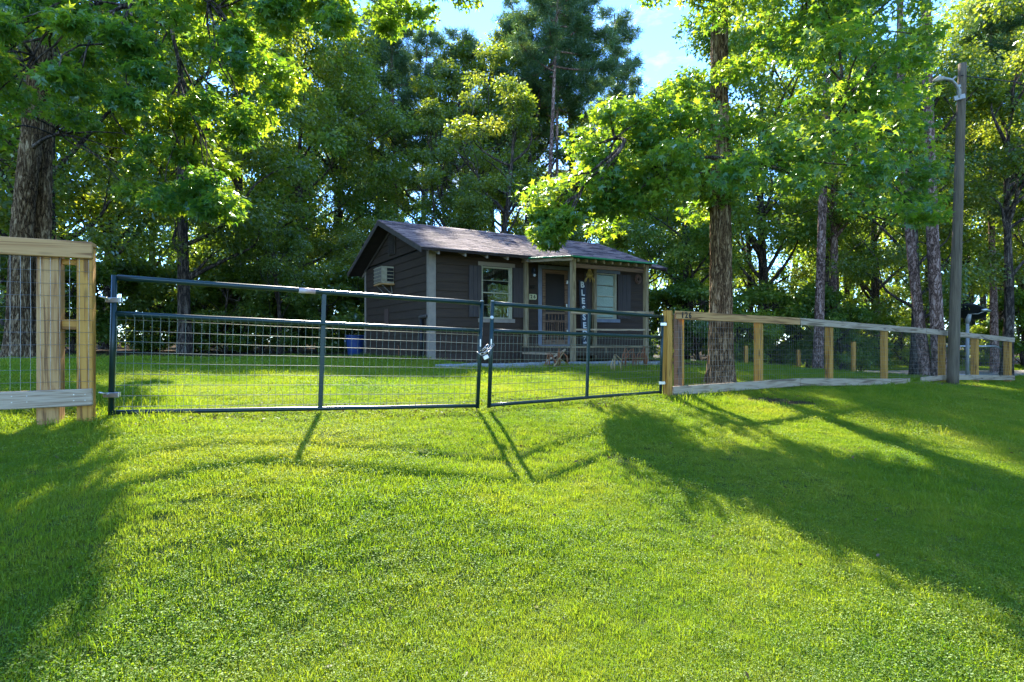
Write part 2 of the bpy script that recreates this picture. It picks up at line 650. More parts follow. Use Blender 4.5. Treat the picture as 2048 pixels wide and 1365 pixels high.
# leaf templates: x = length, y = width, z = normal
def star_leaf():
    c = [(0.0, 0, 0)]
    out = []
    angs = [-118, -62, 0, 62, 118]
    lens = [.62, .92, 1.0, .92, .62]
    ring = []
    for i, (a, L) in enumerate(zip(angs, lens)):
        a = math.radians(a)
        ring.append((L * math.cos(a), L * math.sin(a), -.16 * L))
        if i < 4:
            b = math.radians((angs[i] + angs[i + 1]) / 2)
            ring.append((.36 * math.cos(b), .36 * math.sin(b), .03))
    base = (-.16, 0, 0)
    v = [c[0]] + ring + [base]
    f = [(0, 10, 1, 2), (0, 2, 3, 4), (0, 4, 5, 6), (0, 6, 7, 8), (0, 8, 9, 10)]
    v = np.array(v, float) * .62
    v[:, 0] += .1
    return v, np.array(f)


STAR = star_leaf()
RHOMB = (np.array([(0, 0, 0), (.5, .30, .05), (1, 0, -.12), (.5, -.30, .05)], float), np.array([(0, 1, 2, 3)]))
OVAL = (np.array([(0, 0, 0), (.3, .26, .04), (.75, .22, -.02), (1, 0, -.1), (.75, -.22, -.02), (.3, -.26, .04)], float), np.array([(0, 1, 2, 3), (0, 3, 4, 5)]))
NEEDLE = (np.array([(0, -.02, 0), (0, .02, 0), (1, 0, 0)], float), np.array([(0, 1, 2)]))


def leaves(name, pos, nrm, size, tmpl, tdir=None):
    tv, tf = tmpl
    n = len(pos)
    nrm = unit(nrm)
    if tdir is None:
        tdir = rng.normal(size=(n, 3))
    t = unit(tdir - nrm * (tdir * nrm).sum(-1, keepdims=True))
    b = np.cross(nrm, t)
    s = size[:, None, None]
    v = pos[:, None, :] + s * (tv[None, :, 0:1] * t[:, None, :] + tv[None, :, 1:2] * b[:, None, :] + tv[None, :, 2:3] * nrm[:, None, :])
    K = len(tv)
    f = tf[None] + (np.arange(n) * K)[:, None, None]
    return np_mesh(name, v.reshape(-1, 3), f.reshape(-1, tf.shape[1]))


def cluster_points(centres, radii, count, flat=.6, shell=.45):
    C = len(centres)
    idx = np.repeat(np.arange(C), count)
    d = unit(rng.normal(size=(len(idx), 3)))
    r = rng.random(len(idx)) ** shell
    off = d * (r * radii[idx])[:, None]
    off[:, 2] *= flat
    return centres[idx] + off, d, idx


def crown_mesh(name, centres, radii, count, size, tmpl, flat=.6, up=1.0, shell=.5, droop=.5, svar=.35):
    p, d, idx = cluster_points(centres, radii, count, flat, shell)
    n = len(p)
    nrm = rng.normal(size=(n, 3)) * .6 + np.array([0, 0, up]) + d * .35
    td = d + rng.normal(size=(n, 3)) * .5 + np.array([0, 0, -droop])
    s = size * (1 + rng.uniform(-svar, svar, n))
    return leaves(name, p, nrm, s, tmpl, td)


def wander(p0, p1, n, amp, droop=0.0):
    p0, p1 = Vector(p0), Vector(p1)
    L = (p1 - p0).length
    pts = []
    a = Vector((random.gauss(0, 1), random.gauss(0, 1), random.gauss(0, .6))) * amp * L
    c = Vector((random.gauss(0, 1), random.gauss(0, 1), random.gauss(0, .6))) * amp * L * .5
    for i in range(n + 1):
        t = i / n
        p = p0.lerp(p1, t) + a * math.sin(t * math.pi) + c * math.sin(2 * t * math.pi)
        p.z += droop * L * (math.sin(t * math.pi))
        pts.append(p)
    return pts


def ridged_trunk(path, rad, nang=72, nz=150, flare=.5, depth=.02, seed=0, zscale=2.2):
    """dense trunk skin with bark ridges; path = list of points, rad = list of radii"""
    path = np.array([tuple(p) for p in path])
    rad = np.array(rad, float)
    t = np.linspace(0, 1, len(path))
    tt = np.linspace(0, 1, nz)
    c = np.stack([np.interp(tt, t, path[:, k]) for k in range(3)], 1)
    r = np.interp(tt, t, rad)
    zz = c[:, 2] - c[0, 2]
    ang = np.linspace(0, 2 * np.pi, nang, endpoint=False)
    A, Z = np.meshgrid(ang, zz)
    Rr = r[:, None] * np.ones_like(A)
    lob = 1 + flare * np.exp(-Z / .28) * (.55 + .45 * np.sin(A * 5 + seed))
    w = A * 9 + 1.5 * np.sin(Z * 3.1 + 2 * np.sin(A * 3 + seed)) + .9 * np.sin(Z * 7.3 * zscale / 2.2 + A * 4 + seed)
    rid = np.abs(np.sin(w)) ** .7
    w2 = A * 17 + 1.3 * np.sin(Z * 9 + seed * 2) + np.sin(Z * 4 + A * 7)
    rid2 = np.abs(np.sin(w2))
    gap = np.clip(np.sin(Z * 15 + 3 * np.sin(A * 6 + seed)) * 1.2, 0, 1) * .4
    Rr = Rr * lob + depth * (rid - .6) + depth * .5 * (rid2 - .6) - depth * gap
    vx = c[:, 0:1] + Rr * np.cos(A)
    vy = c[:, 1:2] + Rr * np.sin(A)
    vz = c[:, 2:3] + np.zeros_like(A)
    v = np.stack([vx, vy, vz], -1).reshape(-1, 3)
    i = np.arange(nz - 1)[:, None] * nang
    k = np.arange(nang)[None]
    k2 = (k + 1) % nang
    f = np.stack([i + k, i + k2, i + nang + k2, i + nang + k], -1).reshape(-1, 4)
    return v, f


def merge_mesh(name, parts, off=(0, 0, 0), smooth=True):
    """parts: list of (verts, quad faces)"""
    vs_, fs_, o = [], [], 0
    for v, f in parts:
        vs_.append(np.asarray(v, float) - np.array(tuple(off)))
        fs_.append(f + o)
        o += len(v)
    me = np_mesh(name, np.concatenate(vs_), np.concatenate(fs_))
    if smooth:
        me.shade_smooth()
    return me


def tube_np(pts, rad, n=6):
    b = MB()
    b.tube(pts, rad, n, cap=False)
    return np.array(b.v), np.array(b.f)


# ------------------------------------------------------------------ ground
def ground():
    xs = np.unique(np.r_[np.linspace(-260, -30, 24), np.linspace(-30, -9, 50), np.linspace(-9, 18, 190), np.linspace(18, 50, 60), np.linspace(50, 260, 20)])
    ys = np.unique(np.r_[np.linspace(-80, 0, 14), np.linspace(0, 22, 180), np.linspace(22, 60, 60), np.linspace(60, 420, 24)])
    X, Y = np.meshgrid(xs, ys)
    Z = H(X, Y)
    far = np.clip((np.hypot(X, Y - 15) - 55) / 60, 0, 1)
    Z = Z * (1 - far) + far * 0.6
    v = np.stack([X, Y, Z], -1).reshape(-1, 3)
    nx, ny = len(xs), len(ys)
    i = np.arange(ny - 1)[:, None] * nx
    k = np.arange(nx - 1)[None]
    f = np.stack([i + k, i + k + 1, i + nx + k + 1, i + nx + k], -1).reshape(-1, 4)
    me = np_mesh('ground', v, f)
    me.shade_smooth()
    at = me.attributes.new('lawn', 'FLOAT', 'POINT')
    at.data.foreach_set('value', lawn_mask(v[:, 0], v[:, 1]).astype(np.float32))
    m, n, l, b = newmat('turf and forest floor')
    g = n.new('ShaderNodeNewGeometry')
    f1 = noise(n, l, g.outputs['Position'], 1.2, 5, .6)
    f2 = noise(n, l, g.outputs['Position'], 40, 4, .7)
    r1 = ramp(n, l, f1, [(.3, (.035, .060, .010)), (.55, (.075, .095, .018)), (.75, (.11, .10, .035))])
    r2 = ramp(n, l, f2, [(.3, (.028, .020, .012)), (.55, (.075, .052, .030)), (.75, (.13, .095, .055))])
    a = n.new('ShaderNodeAttribute')
    a.attribute_name = 'lawn'
    mx = n.new('ShaderNodeMix')
    mx.data_type = 'RGBA'
    l.new(a.outputs['Fac'], mx.inputs['Factor'])
    l.new(r2.outputs['Color'], mx.inputs['A'])
    l.new(r1.outputs['Color'], mx.inputs['B'])
    l.new(mx.outputs['Result'], b.inputs['Base Color'])
    b.inputs['Roughness'].default_value = 1
    b.inputs['Specular IOR Level'].default_value = .1
    bump(n, l, f2, b, .8, .02)
    o = put('ground', me, m)
    props(o, kind='structure')


HO = Vector((-2.03, 14.48, 1.13))        # front left corner of the cabin
HA = math.atan2(.5105, .86)
HU = np.array([.86, .5105])
HV = np.array([-.5105, .86])


def house_local(x, y):
    dx, dy = np.asarray(x) - HO.x, np.asarray(y) - HO.y
    return dx * HU[0] + dy * HU[1], dx * HV[0] + dy * HV[1]


def lawn_mask(x, y):
    x = np.asarray(x, float)
    y = np.asarray(y, float)
    edge = np.interp(x, [-30, -14, -9, -5, -3, 4, 7, 9, 12, 16, 30, 60], [11.5, 12.6, 14.5, 18.5, 20.0, 21, 21, 21.5, 21, 21.0, 21.5, 21.5])
    edge = edge + .35 * np.sin(x * 1.7) + .25 * np.sin(x * 4.1 + 1)
    m = np.clip((edge - y) / .5 + .5, 0, 1)
    s, t = house_local(x, y)
    inside = (s > -.05) & (s < 7.3) & (t > -.15) & (t < 5.4)
    m = np.where(inside, 0, m)
    # bed of bare soil in front of the cabin and under the porch
    d = np.maximum(np.abs(s - 3.9) - 3.6, 0) ** 2 + np.maximum(np.abs(t + 1.3) - 1.45, 0) ** 2
    w = np.clip(np.sqrt(d) / .35, 0, 1)
    m = m * w
    # bare patches: below the far fence, round the big trunk, left tree foot
    for cx, cy, rx, ry in ((4.35, 9.7, .75, .28), (10.9, 14.5, 1.0, .38), (-10.8, 12.8, 1.5, .8), (3.9, 11.0, .55, .5)):
        q = ((x - cx) / rx) ** 2 + ((y - cy) / ry) ** 2
        m = m * np.clip(q - .3, 0, 1)
    # beyond the lane grass again
    m = np.maximum(m, ((y > 26.5) & (y < 31) & (x > 14)).astype(float))
    return m


ground()


def road():
    pts = [(60, 27.5), (40, 25.2), (28, 24.0), (20, 23.6), (15, 24.2), (11, 26.2), (7.5, 30), (6, 38)]
    dense = []
    for a, b in zip(pts[:-1], pts[1:]):
        for k in range(8):
            t = k / 8
            dense.append((a[0] + (b[0] - a[0]) * t, a[1] + (b[1] - a[1]) * t))
    dense.append(pts[-1])
    dense = np.array(dense)
    for _ in range(6):
        dense[1:-1] = (dense[:-2] + dense[2:] + 2 * dense[1:-1]) / 4
    tang = np.gradient(dense, axis=0)
    nn = unit(np.c_[-tang[:, 1], tang[:, 0]])
    off = np.linspace(-2.1, 2.1, 9)
    q = dense[:, None, :] + nn[:, None, :] * off[None, :, None]
    q = q + rng.normal(size=q.shape) * .04
    z = H(q[..., 0], q[..., 1]) + .035
    v = np.concatenate([q, z[..., None]], -1).reshape(-1, 3)
    i = np.arange(len(dense) - 1)[:, None] * 9
    k = np.arange(8)[None]
    f = np.stack([i + k, i + k + 1, i + 9 + k + 1, i + 9 + k], -1).reshape(-1, 4)
    me = np_mesh('gravel_road', v, f)
    me.shade_smooth()
    props(put('gravel_road', me, M['road']), kind='structure')


road()


# ------------------------------------------------------------------ cabin
def hfw(p):
    """cabin coordinates -> world"""
    p = Vector(p)
    return Vector((HO.x + HU[0] * p.x + HV[0] * p.y, HO.y + HU[1] * p.x + HV[1] * p.y, HO.z + p.z))


def hthing(name, label, cat, o, group=None):
    return thing(name, label, cat, hfw(o), HA, group, off=o)


L, D, EAVE, RIDGE, PITCH = 7.2, 5.3, 2.82, 3.917, .37
EXP = .2215
cabin = hthing('cabin', 'small charcoal clapboard cabin with a gable roof behind the double gate', 'cabin', (0, 0, 0))


def rect_sub(rects, hole):
    out = []
    hx0, hz0, hx1, hz1 = hole
    for x0, z0, x1, z1 in rects:
        if hx1 <= x0 or hx0 >= x1 or hz1 <= z0 or hz0 >= z1:
            out.append((x0, z0, x1, z1))
            continue
        if hx0 > x0:
            out.append((x0, z0, hx0, z1))
        if hx1 < x1:
            out.append((hx1, z0, x1, z1))
        a, b = max(x0, hx0), min(x1, hx1)
        if hz0 > z0 + .01:
            out.append((a, z0, b, hz0))
        if hz1 < z1 - .01:
            out.append((a, hz1, b, z1))
    return out


HOLES = [(1.42, 1.10, 2.32, 2.45), (3.30, .40, 4.17, 2.48), (5.14, 1.17, 5.95, 2.50)]
# wall core panels (front one has the openings)
core = MB()
rs = [(0.03, .02, L - .03, EAVE)]
for h in HOLES:
    rs = rect_sub(rs, h)
for x0, z0, x1, z1 in rs:
    core.box((x0, .03, z0), (x1, .12, z1))
core.box((.03, .12, .02), (.12, D - .03, EAVE))
core.box((L - .12, .12, .02), (L - .03, D - .03, EAVE))
core.box((.12, D - .12, .02), (L - .12, D - .03, EAVE))
core.box((.12, .12, .0), (L - .12, D - .12, .38))
for xg in (.03, L - .12):
    core.prism([(xg, .1, EAVE), (xg, D - .1, EAVE), (xg, D / 2, RIDGE - .13)], [(xg + .09, .1, EAVE), (xg + .09, D - .1, EAVE), (xg + .09, D / 2, RIDGE - .13)])
core.build('wall', M['core'], cabin)


def lap(name, a0, a1, b0, b1, z0, z1, axis, out, m):
    """one lapped board; a/b = range at its bottom/top, axis 'x' or 'y', out = face coordinate and outward sign"""
    fc, sg = out
    tb, tt = .034 * sg, .012 * sg
    j = random.uniform(-.002, .002)

    def pt(u, d, z):
        return (u, fc + d, z) if axis == 'x' else (fc + d, u, z)
    A = [pt(a0, -.03 * sg, z0), pt(a1, -.03 * sg, z0), pt(a1, tb + j, z0), pt(a0, tb + j, z0)]
    B = [pt(b0, -.03 * sg, z1), pt(b1, -.03 * sg, z1), pt(b1, tt, z1), pt(b0, tt, z1)]
    if (axis == 'x') == (sg > 0):
        A.reverse()
        B.reverse()
        A, B = A, B
    q = MB()
    q.prism(A, B)
    return q.build(name, m, cabin)


k = 0
z = -.006
while z < EAVE - .03:
    z1 = min(z + EXP, EAVE)
    # front
    rs = [(.02, z + .0, L - .02, z1)]
    cutx = 2.4 + (k % 3) * 1.3
    for h in HOLES:
        rs = rect_sub(rs, h)
    for x0, za, x1, zb in rs:
        if x1 - x0 > .02 and zb - za > .02:
            if x1 - x0 > 4 and x0 < cutx < x1:
                lap('siding_board', x0, cutx - .003, x0, cutx - .003, za, zb, 'x', (0, -1), M['siding'])
                x0 = cutx
            lap('siding_board', x0, x1, x0, x1, za, zb, 'x', (0, -1), M['siding'])
    # gable left, right, back
    jt = 1.6 + (k * 1.37) % 2.4
    lap('siding_board', .02, jt, .02, jt, z, z1, 'y', (0, -1), M['siding'])
    lap('siding_board', jt + .004, D - .02, jt + .004, D - .02, z, z1, 'y', (0, -1), M['siding'])
    lap('siding_board', .02, D - .02, .02, D - .02, z, z1, 'y', (L, 1), M['siding'])
    lap('siding_board', .02, L - .02, .02, L - .02, z, z1, 'x', (D, 1), M['siding'])
    z += EXP
    k += 1
zt = z
zu = lambda t: RIDGE - .115 - PITCH * abs(t - D / 2)
while z < RIDGE - .2:
    z1 = min(z + EXP, RIDGE - .14)
    h0 = (RIDGE - .115 - z) / PITCH
    h1 = (RIDGE - .115 - z1) / PITCH
    a0, a1 = max(.02, D / 2 - h0), min(D - .02, D / 2 + h0)
    b0, b1 = max(.02, D / 2 - h1), min(D - .02, D / 2 + h1)
    lap('siding_board', a0, a1, b0, b1, z, z1, 'y', (0, -1), M['siding'])
    lap('siding_board', a0, a1, b0, b1, z, z1, 'y', (L, 1), M['siding'])
    z += EXP

# corner trim
bx('corner_trim', (-.045, -.055, 0), (.135, -.036, 2.80), M['trim'], cabin)
bx('corner_trim', (-.056, -.0545, 0), (-.037, .09, 2.80), M['trim'], cabin)
bx('corner_trim', (-.056, D - .11, 0), (-.037, D + .04, 2.80), M['trim'], cabin)
bx('corner_trim', (L - .10, -.055, .02), (L + .045, -.036, 2.80), M['trim_blue'], cabin)
bx('corner_trim', (L + .037, -.054, .02), (L + .056, .09, 2.80), M['trim_blue'], cabin)

# roof
roof = put('roof', MB().mesh('roof') if False else bpy.data.meshes.new('roof'), None, cabin, (0, 0, 0))
bpy.data.objects.remove(roof)
OVH, OVE = .45, .56
dk = MB()
TH = .05
for sg in (-1, 1):
    def yv(d, sg=sg):
        return D / 2 + sg * d
    run = D / 2 + OVE
    z_e = RIDGE - PITCH * run
    a = [(-OVH, yv(0), RIDGE - .02), (-OVH, yv(run), z_e - .02), (-OVH, yv(run), z_e - .02 - TH), (-OVH, yv(0), RIDGE - .02 - TH)]
    b = [(L + .31, p[1], p[2]) for p in a]
    if sg > 0:
        a.reverse()
        b.reverse()
    dk.prism(b, a)
roof = dk.build('roof', M['soffit'], cabin)
sh = MB()
nc = 25
run = D / 2 + OVE + .03
for sg in (-1, 1):
    for i in range(nc):
        d1, d0 = run * (1 - i / nc), run * (1 - (i + 1) / nc) - .03
        d0 = max(d0, 0)
        x = -OVH - .02 - (i % 2) * .15
        while x < L + .33:
            xa, xb = max(x, -OVH - .02), min(x + .29, L + .33)
            if xb - xa > .02:
                jz = random.uniform(0, .004)
                dd1 = d1 + random.uniform(-.006, .006)
                za, zb = RIDGE - PITCH * dd1, RIDGE - PITCH * d0
                A = [(xa, D / 2 + sg * dd1, za + .018 + jz), (xb, D / 2 + sg * dd1, za + .018 + jz), (xb, D / 2 + sg * dd1, za - .006), (xa, D / 2 + sg * dd1, za - .006)]
                B = [(xa, D / 2 + sg * d0, zb + .002), (xb, D / 2 + sg * d0, zb + .002), (xb, D / 2 + sg * d0, zb - .01), (xa, D / 2 + sg * d0, zb - .01)]
                if sg > 0:
                    A.reverse()
                    B.reverse()
                sh.prism(A, B)
            x += .30
x = -OVH - .02
while x < L + .3:
    xb = min(x + .28, L + .33)
    for sg in (-1, 1):
        A = [(x, D / 2, RIDGE + .018), (x, D / 2 + sg * .14, RIDGE - .034), (x, D / 2 + sg * .14, RIDGE - .045), (x, D / 2, RIDGE + .005)]
        B = [(xb, p[1], p[2]) for p in A]
        if sg < 0:
            A.reverse()
            B.reverse()
        sh.prism(A, B)
    x += .285
sh.build('shingles', M['shingle'], roof, kind='stuff')
z_e = RIDGE - PITCH * (D / 2 + OVE)
for sg, x in ((-1, -OVH - .012), (1, L + .322)):
    for s2 in (-1, 1):
        y0, y1 = D / 2 + s2 * .0, D / 2 + s2 * (D / 2 + OVE)
        q = MB()
        A = [(x - .012, y0, RIDGE - .012), (x - .012, y1, z_e - .012), (x - .012, y1, z_e - .13), (x - .012, y0, RIDGE - .145)]
        B = [(x + .012, p[1], p[2]) for p in A]
        if s2 > 0:
            A.reverse(); B.reverse()
        q.prism(B, A)
        q.build('rake_board', M['fascia'], roof)
q = MB()
# gable bargeboard lying against the siding under the overhang
for s2 in (-1, 1):
    for x0 in (-.062,):
        A = [(x0, D / 2, RIDGE - .13), (x0, D / 2 + s2 * D / 2, RIDGE - .13 - PITCH * D / 2), (x0, D / 2 + s2 * D / 2, RIDGE - .22 - PITCH * D / 2), (x0, D / 2, RIDGE - .22)]
        B = [(x0 + .024, p[1], p[2]) for p in A]
        if s2 > 0:
            A.reverse(); B.reverse()
        q2 = MB()
        q2.prism(B, A)
        q2.build('frieze_board', M['fascia'], cabin)
for xr in [.02, .73, 1.34, 1.94, 2.55, 3.16, 3.77, 4.38, 5.0, 5.6, 6.2, 6.8]:
    for s2 in (-1, 1):
        ye, yw = D / 2 + s2 * (D / 2 + OVE - .05), D / 2 + s2 * (D / 2 - .05)
        zz_e, zz_w = RIDGE - .075 - PITCH * (D / 2 + OVE - .05), RIDGE - .075 - PITCH * (D / 2 - .05)
        q = MB()
        A = [(xr - .02, ye, zz_e), (xr - .02, yw, zz_w), (xr - .02, yw, zz_w - .09), (xr - .02, ye, zz_e - .09)]
        B = [(xr + .02, p[1], p[2]) for p in A]
        q.prism(A, B)
        q.build('rafter_tail', M['trim'], roof)

# gable vent
vent = bx('gable_vent', (-.07, 2.40, 2.97), (-.037, 2.92, 3.55), M['fascia'], cabin)
for i in range(10):
    zz = 3.0 + i * .055
    q = MB()
    q.prism([(-.108, 2.43, zz), (-.108, 2.89, zz), (-.071, 2.89, zz + .035), (-.071, 2.43, zz + .035)],
            [(-.108, 2.43, zz + .008), (-.108, 2.89, zz + .008), (-.071, 2.89, zz + .043), (-.071, 2.43, zz + .043)])
    q.build('slat', M['fascia'], vent)
bx('patch_board', (-.050, 3.0, .75), (-.036, 3.35, 1.45), plain('bare brown patch', (.10, .055, .04), (.07, .04, .03), .8), cabin)


def window(x0, z0, x1, z1, frosted, heads):
    """window part with its sub-parts"""
    c = M['trim_blue'] if frosted else M['trim']
    w = bx('window', (x0 - .02, -.045, z0 - .02), (x0 + .035, .06, z1 + .02), M['cream'], cabin)
    bx('jamb', (x1 - .035, -.045, z0 - .02), (x1 + .02, .06, z1 + .02), M['cream'], w)
    bx('head_casing', (heads[0], -.062, z1 + .01), (heads[1], -.036, z1 + .115), c, w)
    bx('sill_casing', (heads[0], -.066, z0 - .115), (heads[1], -.034, z0 - .012), c, w)
    bx('sill', (x0 + .036, -.075, z0 - .011), (x1 - .036, .05, z0 + .025), M['cream'], w)
    bx('sash_top', (x0 + .036, -.03, z1 - .04), (x1 - .036, .05, z1), M['cream'], w)
    n = 4 if frosted else 4
    hh = (z1 - .04 - z0 - .025) / n
    for i in range(n):
        za = z0 + .025 + i * hh
        if i:
            th = .028 if i == 2 else .013
            bx('glazing_bar', (x0 + .037, -.025 - (.012 if i == 2 else 0), za - th / 2), (x1 - .037, .02, za + th / 2), M['cream'], w, .002)
        g = bx('pane', (x0 + .038, -.008, za + .016), (x1 - .038, -.003, za + hh - .016), M['frosted'] if frosted else M['glass'], w, 0)
    bx('stile', (x1 - .075, -.022, z0 + .026), (x1 - .0365, .03, z1 - .041), M['cream'], w, .002)
    if not frosted:
        # curtain of folded cloth and dark room behind
        q = MB()
        nn = 60
        pts = []
        for i in range(nn + 1):
            u = x0 + .03 + (x1 - x0 - .06) * i / nn
            pts.append((u, .10 + .018 * math.sin(i * 1.05) + .01 * math.sin(i * 2.7)))
        o = len(q.v)
        for u, yy in pts:
            q.v += [(u, yy, z0 + .55), (u, yy, z1 - .03)]
        for i in range(nn):
            if not (24 < i < 27):
                q.f.append((o + 2 * i, o + 2 * i + 2, o + 2 * i + 3, o + 2 * i + 1))
        q.build('curtain', M['curtain'], w)
        q = MB()
        for i in range(5):
            xx = x0 + .15 + i * .15
            q.box((xx, .13, z0), (xx + .09, .2, z0 + .18 + .1 * ((i * 7) % 3)))
        q.build('window_sill_clutter', plain('teal jars', (.08, .12, .11), (.05, .06, .05), .3), w)
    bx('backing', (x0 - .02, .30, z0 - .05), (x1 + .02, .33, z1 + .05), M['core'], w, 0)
    return w


window(1.42, 1.10, 2.32, 2.45, False, (1.32, 2.42))
window(5.14, 1.17, 5.95, 2.50, True, (5.06, 6.10))


def shutter(x0, x1, z0, z1, y=-.055):
    nb = 3
    first = None
    w = (x1 - x0) / nb
    for i in range(nb):
        a, b = x0 + i * w + .003, x0 + (i + 1) * w - .003
        if first is None:
            first = bx('shutter', (a, y - .03, z0), (b, y, z1), M['shutter'], cabin)
        else:
            bx('shutter_board', (a, y - .03, z0), (b, y, z1), M['shutter'], first)
    bx('batten', (x0 + .02, y + .001, z0 + .15), (x1 - .02, y + .018, z0 + .22), M['shutter'], first)
    return first


shutter(1.04, 1.40, 1.12, 2.44)
shutter(2.36, 2.86, 1.13, 2.46)
shutter(4.74, 5.10, 1.18, 2.50)
shutter(5.99, 6.50, 1.18, 2.50)

# door frame and screen door
dz0 = .40
bx('door_casing', (3.17, -.060, dz0), (3.29, -.036, 2.60), M['trim_blue'], cabin)
bx('door_casing', (4.18, -.060, dz0), (4.30, -.036, 2.60), M['trim_blue'], cabin)
bx('door_casing', (3.292, -.060, 2.50), (4.178, -.036, 2.60), M['trim_blue'], cabin)
bx('threshold', (3.20, -.12, dz0 - .05), (4.27, .02, dz0 - .002), M['trim_blue'], cabin)
door = bx('screen_door', (3.31, -.050, dz0 + .01), (3.41, -.018, 2.485), M['brown_wood'], cabin)
bx('stile', (4.07, -.050, dz0 + .01), (4.165, -.018, 2.485), M['brown_wood'], door)
bx('top_rail', (3.412, -.049, 2.385), (4.068, -.019, 2.484), M['brown_wood'], door)
bx('middle_rail', (3.412, -.049, 1.255), (4.068, -.019, 1.315), M['brown_wood'], door)
bx('lower_rail', (3.412, -.049, 1.03), (4.068, -.019, 1.09), M['brown_wood'], door)
bx('bottom_rail', (3.412, -.049, dz0 + .012), (4.068, -.019, dz0 + .14), M['brown_wood'], door)
for i in range(5):
    xx = 3.42 + (i + 1) * .655 / 6
    bx('spindle', (xx - .010, -.045, 1.091), (xx + .010, -.022, 1.254), M['brown_wood'], door)
for i in range(8):
    xx = 3.41 + (i + 1) * .655 / 9
    wv_ = .018 if i in (2, 5) else .008
    bx('spindle', (xx - wv_, -.045, dz0 + .141), (xx + wv_, -.022, 1.029), M['brown_wood'], door)
bx('insect_screen', (3.411, -.016, dz0 + .02), (4.069, -.012, 2.47), M['screen'], door, 0)
bx('handle', (4.10, -.085, 1.42), (4.13, -.051, 1.55), M['steel'], door)
bx('hinge', (4.13, -.062, 2.12), (4.17, -.051, 2.22), M['steel'], door)
bx('hinge', (4.13, -.062, .72), (4.17, -.051, .82), M['steel'], door)
bx('inner_door', (3.32, .04, dz0), (4.15, .08, 2.47), M['screen'], cabin, 0)

# service conduit near the corner and a bit of hose
b = MB()
b.tube([(-.09, .34, 0), (-.09, .34, 1.05)], .045, 10)
b.build('conduit', M['black'], cabin, True)
b = MB()
b.tube([(-.10, .02, 1.12), (-.10, .40, 1.12), (-.10, .42, 1.04)], .04, 8)
b.build('pipe_elbow', M['fascia'], cabin, True)
for o_ in range(6):
    b = MB()
    b.box((.5 + o_ * 1.15, .02, -.02), (.8 + o_ * 1.15, .25, .0))
tube_obj('orange_cord', [(-.06, 2.2 - .13 * math.sin(a), .22 + .17 * math.cos(a)) for a in np.linspace(.2, 2.6, 10)], .012, M['orange'], cabin)

# ---------------- things fixed on the cabin
ac = hthing('air_conditioner', 'aged cream window air conditioner sticking out of the gable wall', 'air conditioner', (-.25, 2.85, 1.68 + .47 - .0))
z0, z1 = 2.14, 2.62
casing = MB()
casing.box((-.40, 2.53, z0), (-.04, 3.17, z1))
casing.build('casing', M['acmetal'], ac)
gr = bx('rear_grille', (-.425, 2.55, z0 + .02), (-.401, 3.15, z1 - .02), M['acgrille'], ac)
for i in range(5):
    zz = z0 + .03 + i * .1
    bx('grille_bar', (-.436, 2.53, zz), (-.4255, 3.17, zz + .018), M['acmetal'], gr, 0)
bx('side_panel', (-.40, 2.515, z0 + .05), (-.25, 2.5295, z1 - .04), M['acmetal'], ac)
sv = bx('side_vent', (-.245, 2.522, z0 + .05), (-.05, 2.5295, z1 - .05), M['core'], ac)
for i in range(3):
    zz = z0 + .13 + i * .1
    bx('vent_bar', (-.245, 2.512, zz), (-.05, 2.5215, zz + .018), M['acmetal'], sv, 0)
bx('sill_board', (-.42, 2.50, z0 - .045), (-.036, 3.2, z0 - .001), M['pine_wood'], ac)
for yy in (2.6, 3.08):
    beam('bracket', (-.36, yy, z0 - .05), (-.06, yy, z0 - .32), .02, .02, M['steel'], ac)
beam('bracket', (-.12, 2.56, z0 - .05), (-.05, 2.62, z0 - .3), .02, .02, M['steel'], ac)

lamp = hthing('porch_lamp', 'small dark wall lamp left of the screen door top', 'lamp', (3.02, -.05, 2.36))
bx('base_plate', (2.96, -.05, 2.34), (3.08, -.036, 2.52), M['black'], lamp)
tube_obj('lamp_body', [(3.02, -.10, 2.33), (3.02, -.10, 2.45), (3.02, -.10, 2.52)], [.045, .055, .02], M['black'], lamp)
tube_obj('bulb_glass', [(3.02, -.10, 2.26), (3.02, -.10, 2.29), (3.02, -.10, 2.325)], [.02, .038, .03], M['white'], lamp)


def textobj(name, s, size, m, parent, loc, rot, ext=.006, weight=0.0):
    cu = bpy.data.curves.new(name, 'FONT')
    cu.body = s
    cu.size = size
    cu.extrude = ext
    cu.offset = weight
    cu.align_x = 'CENTER'
    cu.align_y = 'CENTER'
    cu.resolution_u = 3
    tmp = bpy.data.objects.new(name, cu)
    COL.objects.link(tmp)
    dg = bpy.context.evaluated_depsgraph_get()
    me = bpy.data.meshes.new_from_object(tmp.evaluated_get(dg))
    COL.objects.unlink(tmp)
    bpy.data.objects.remove(tmp)
    me.materials.clear()
    return put(name, me, m, parent, loc, rot)


FR = (R(90), 0, 0)       # text facing local -y
pl = hthing('number_plaque', 'cream house number plaque with notched corners beside the door', 'number plaque', (2.99, -.05, 1.64))
q = MB()
x0, x1, z0, z1, c = 2.86, 3.12, 1.635, 1.785, .03
oc = [(x0, z0), (x1 - c, z0), (x1, z0 + c), (x1, z1 - c), (x1 - c, z1), (x0, z1)]
q.prism([(x, -.036, z) for x, z in oc], [(x, -.050, z) for x, z in oc])
q.build('plate', plain('cream plaque', (.62, .60, .34), (.5, .48, .26), .5), pl)
textobj('numeral', '2', .135, M['numeral'], pl, (2.945, -.052, 1.71), FR, .003, .004)
textobj('numeral', '6', .135, M['numeral'], pl, (3.045, -.052, 1.71), FR, .003, .004)

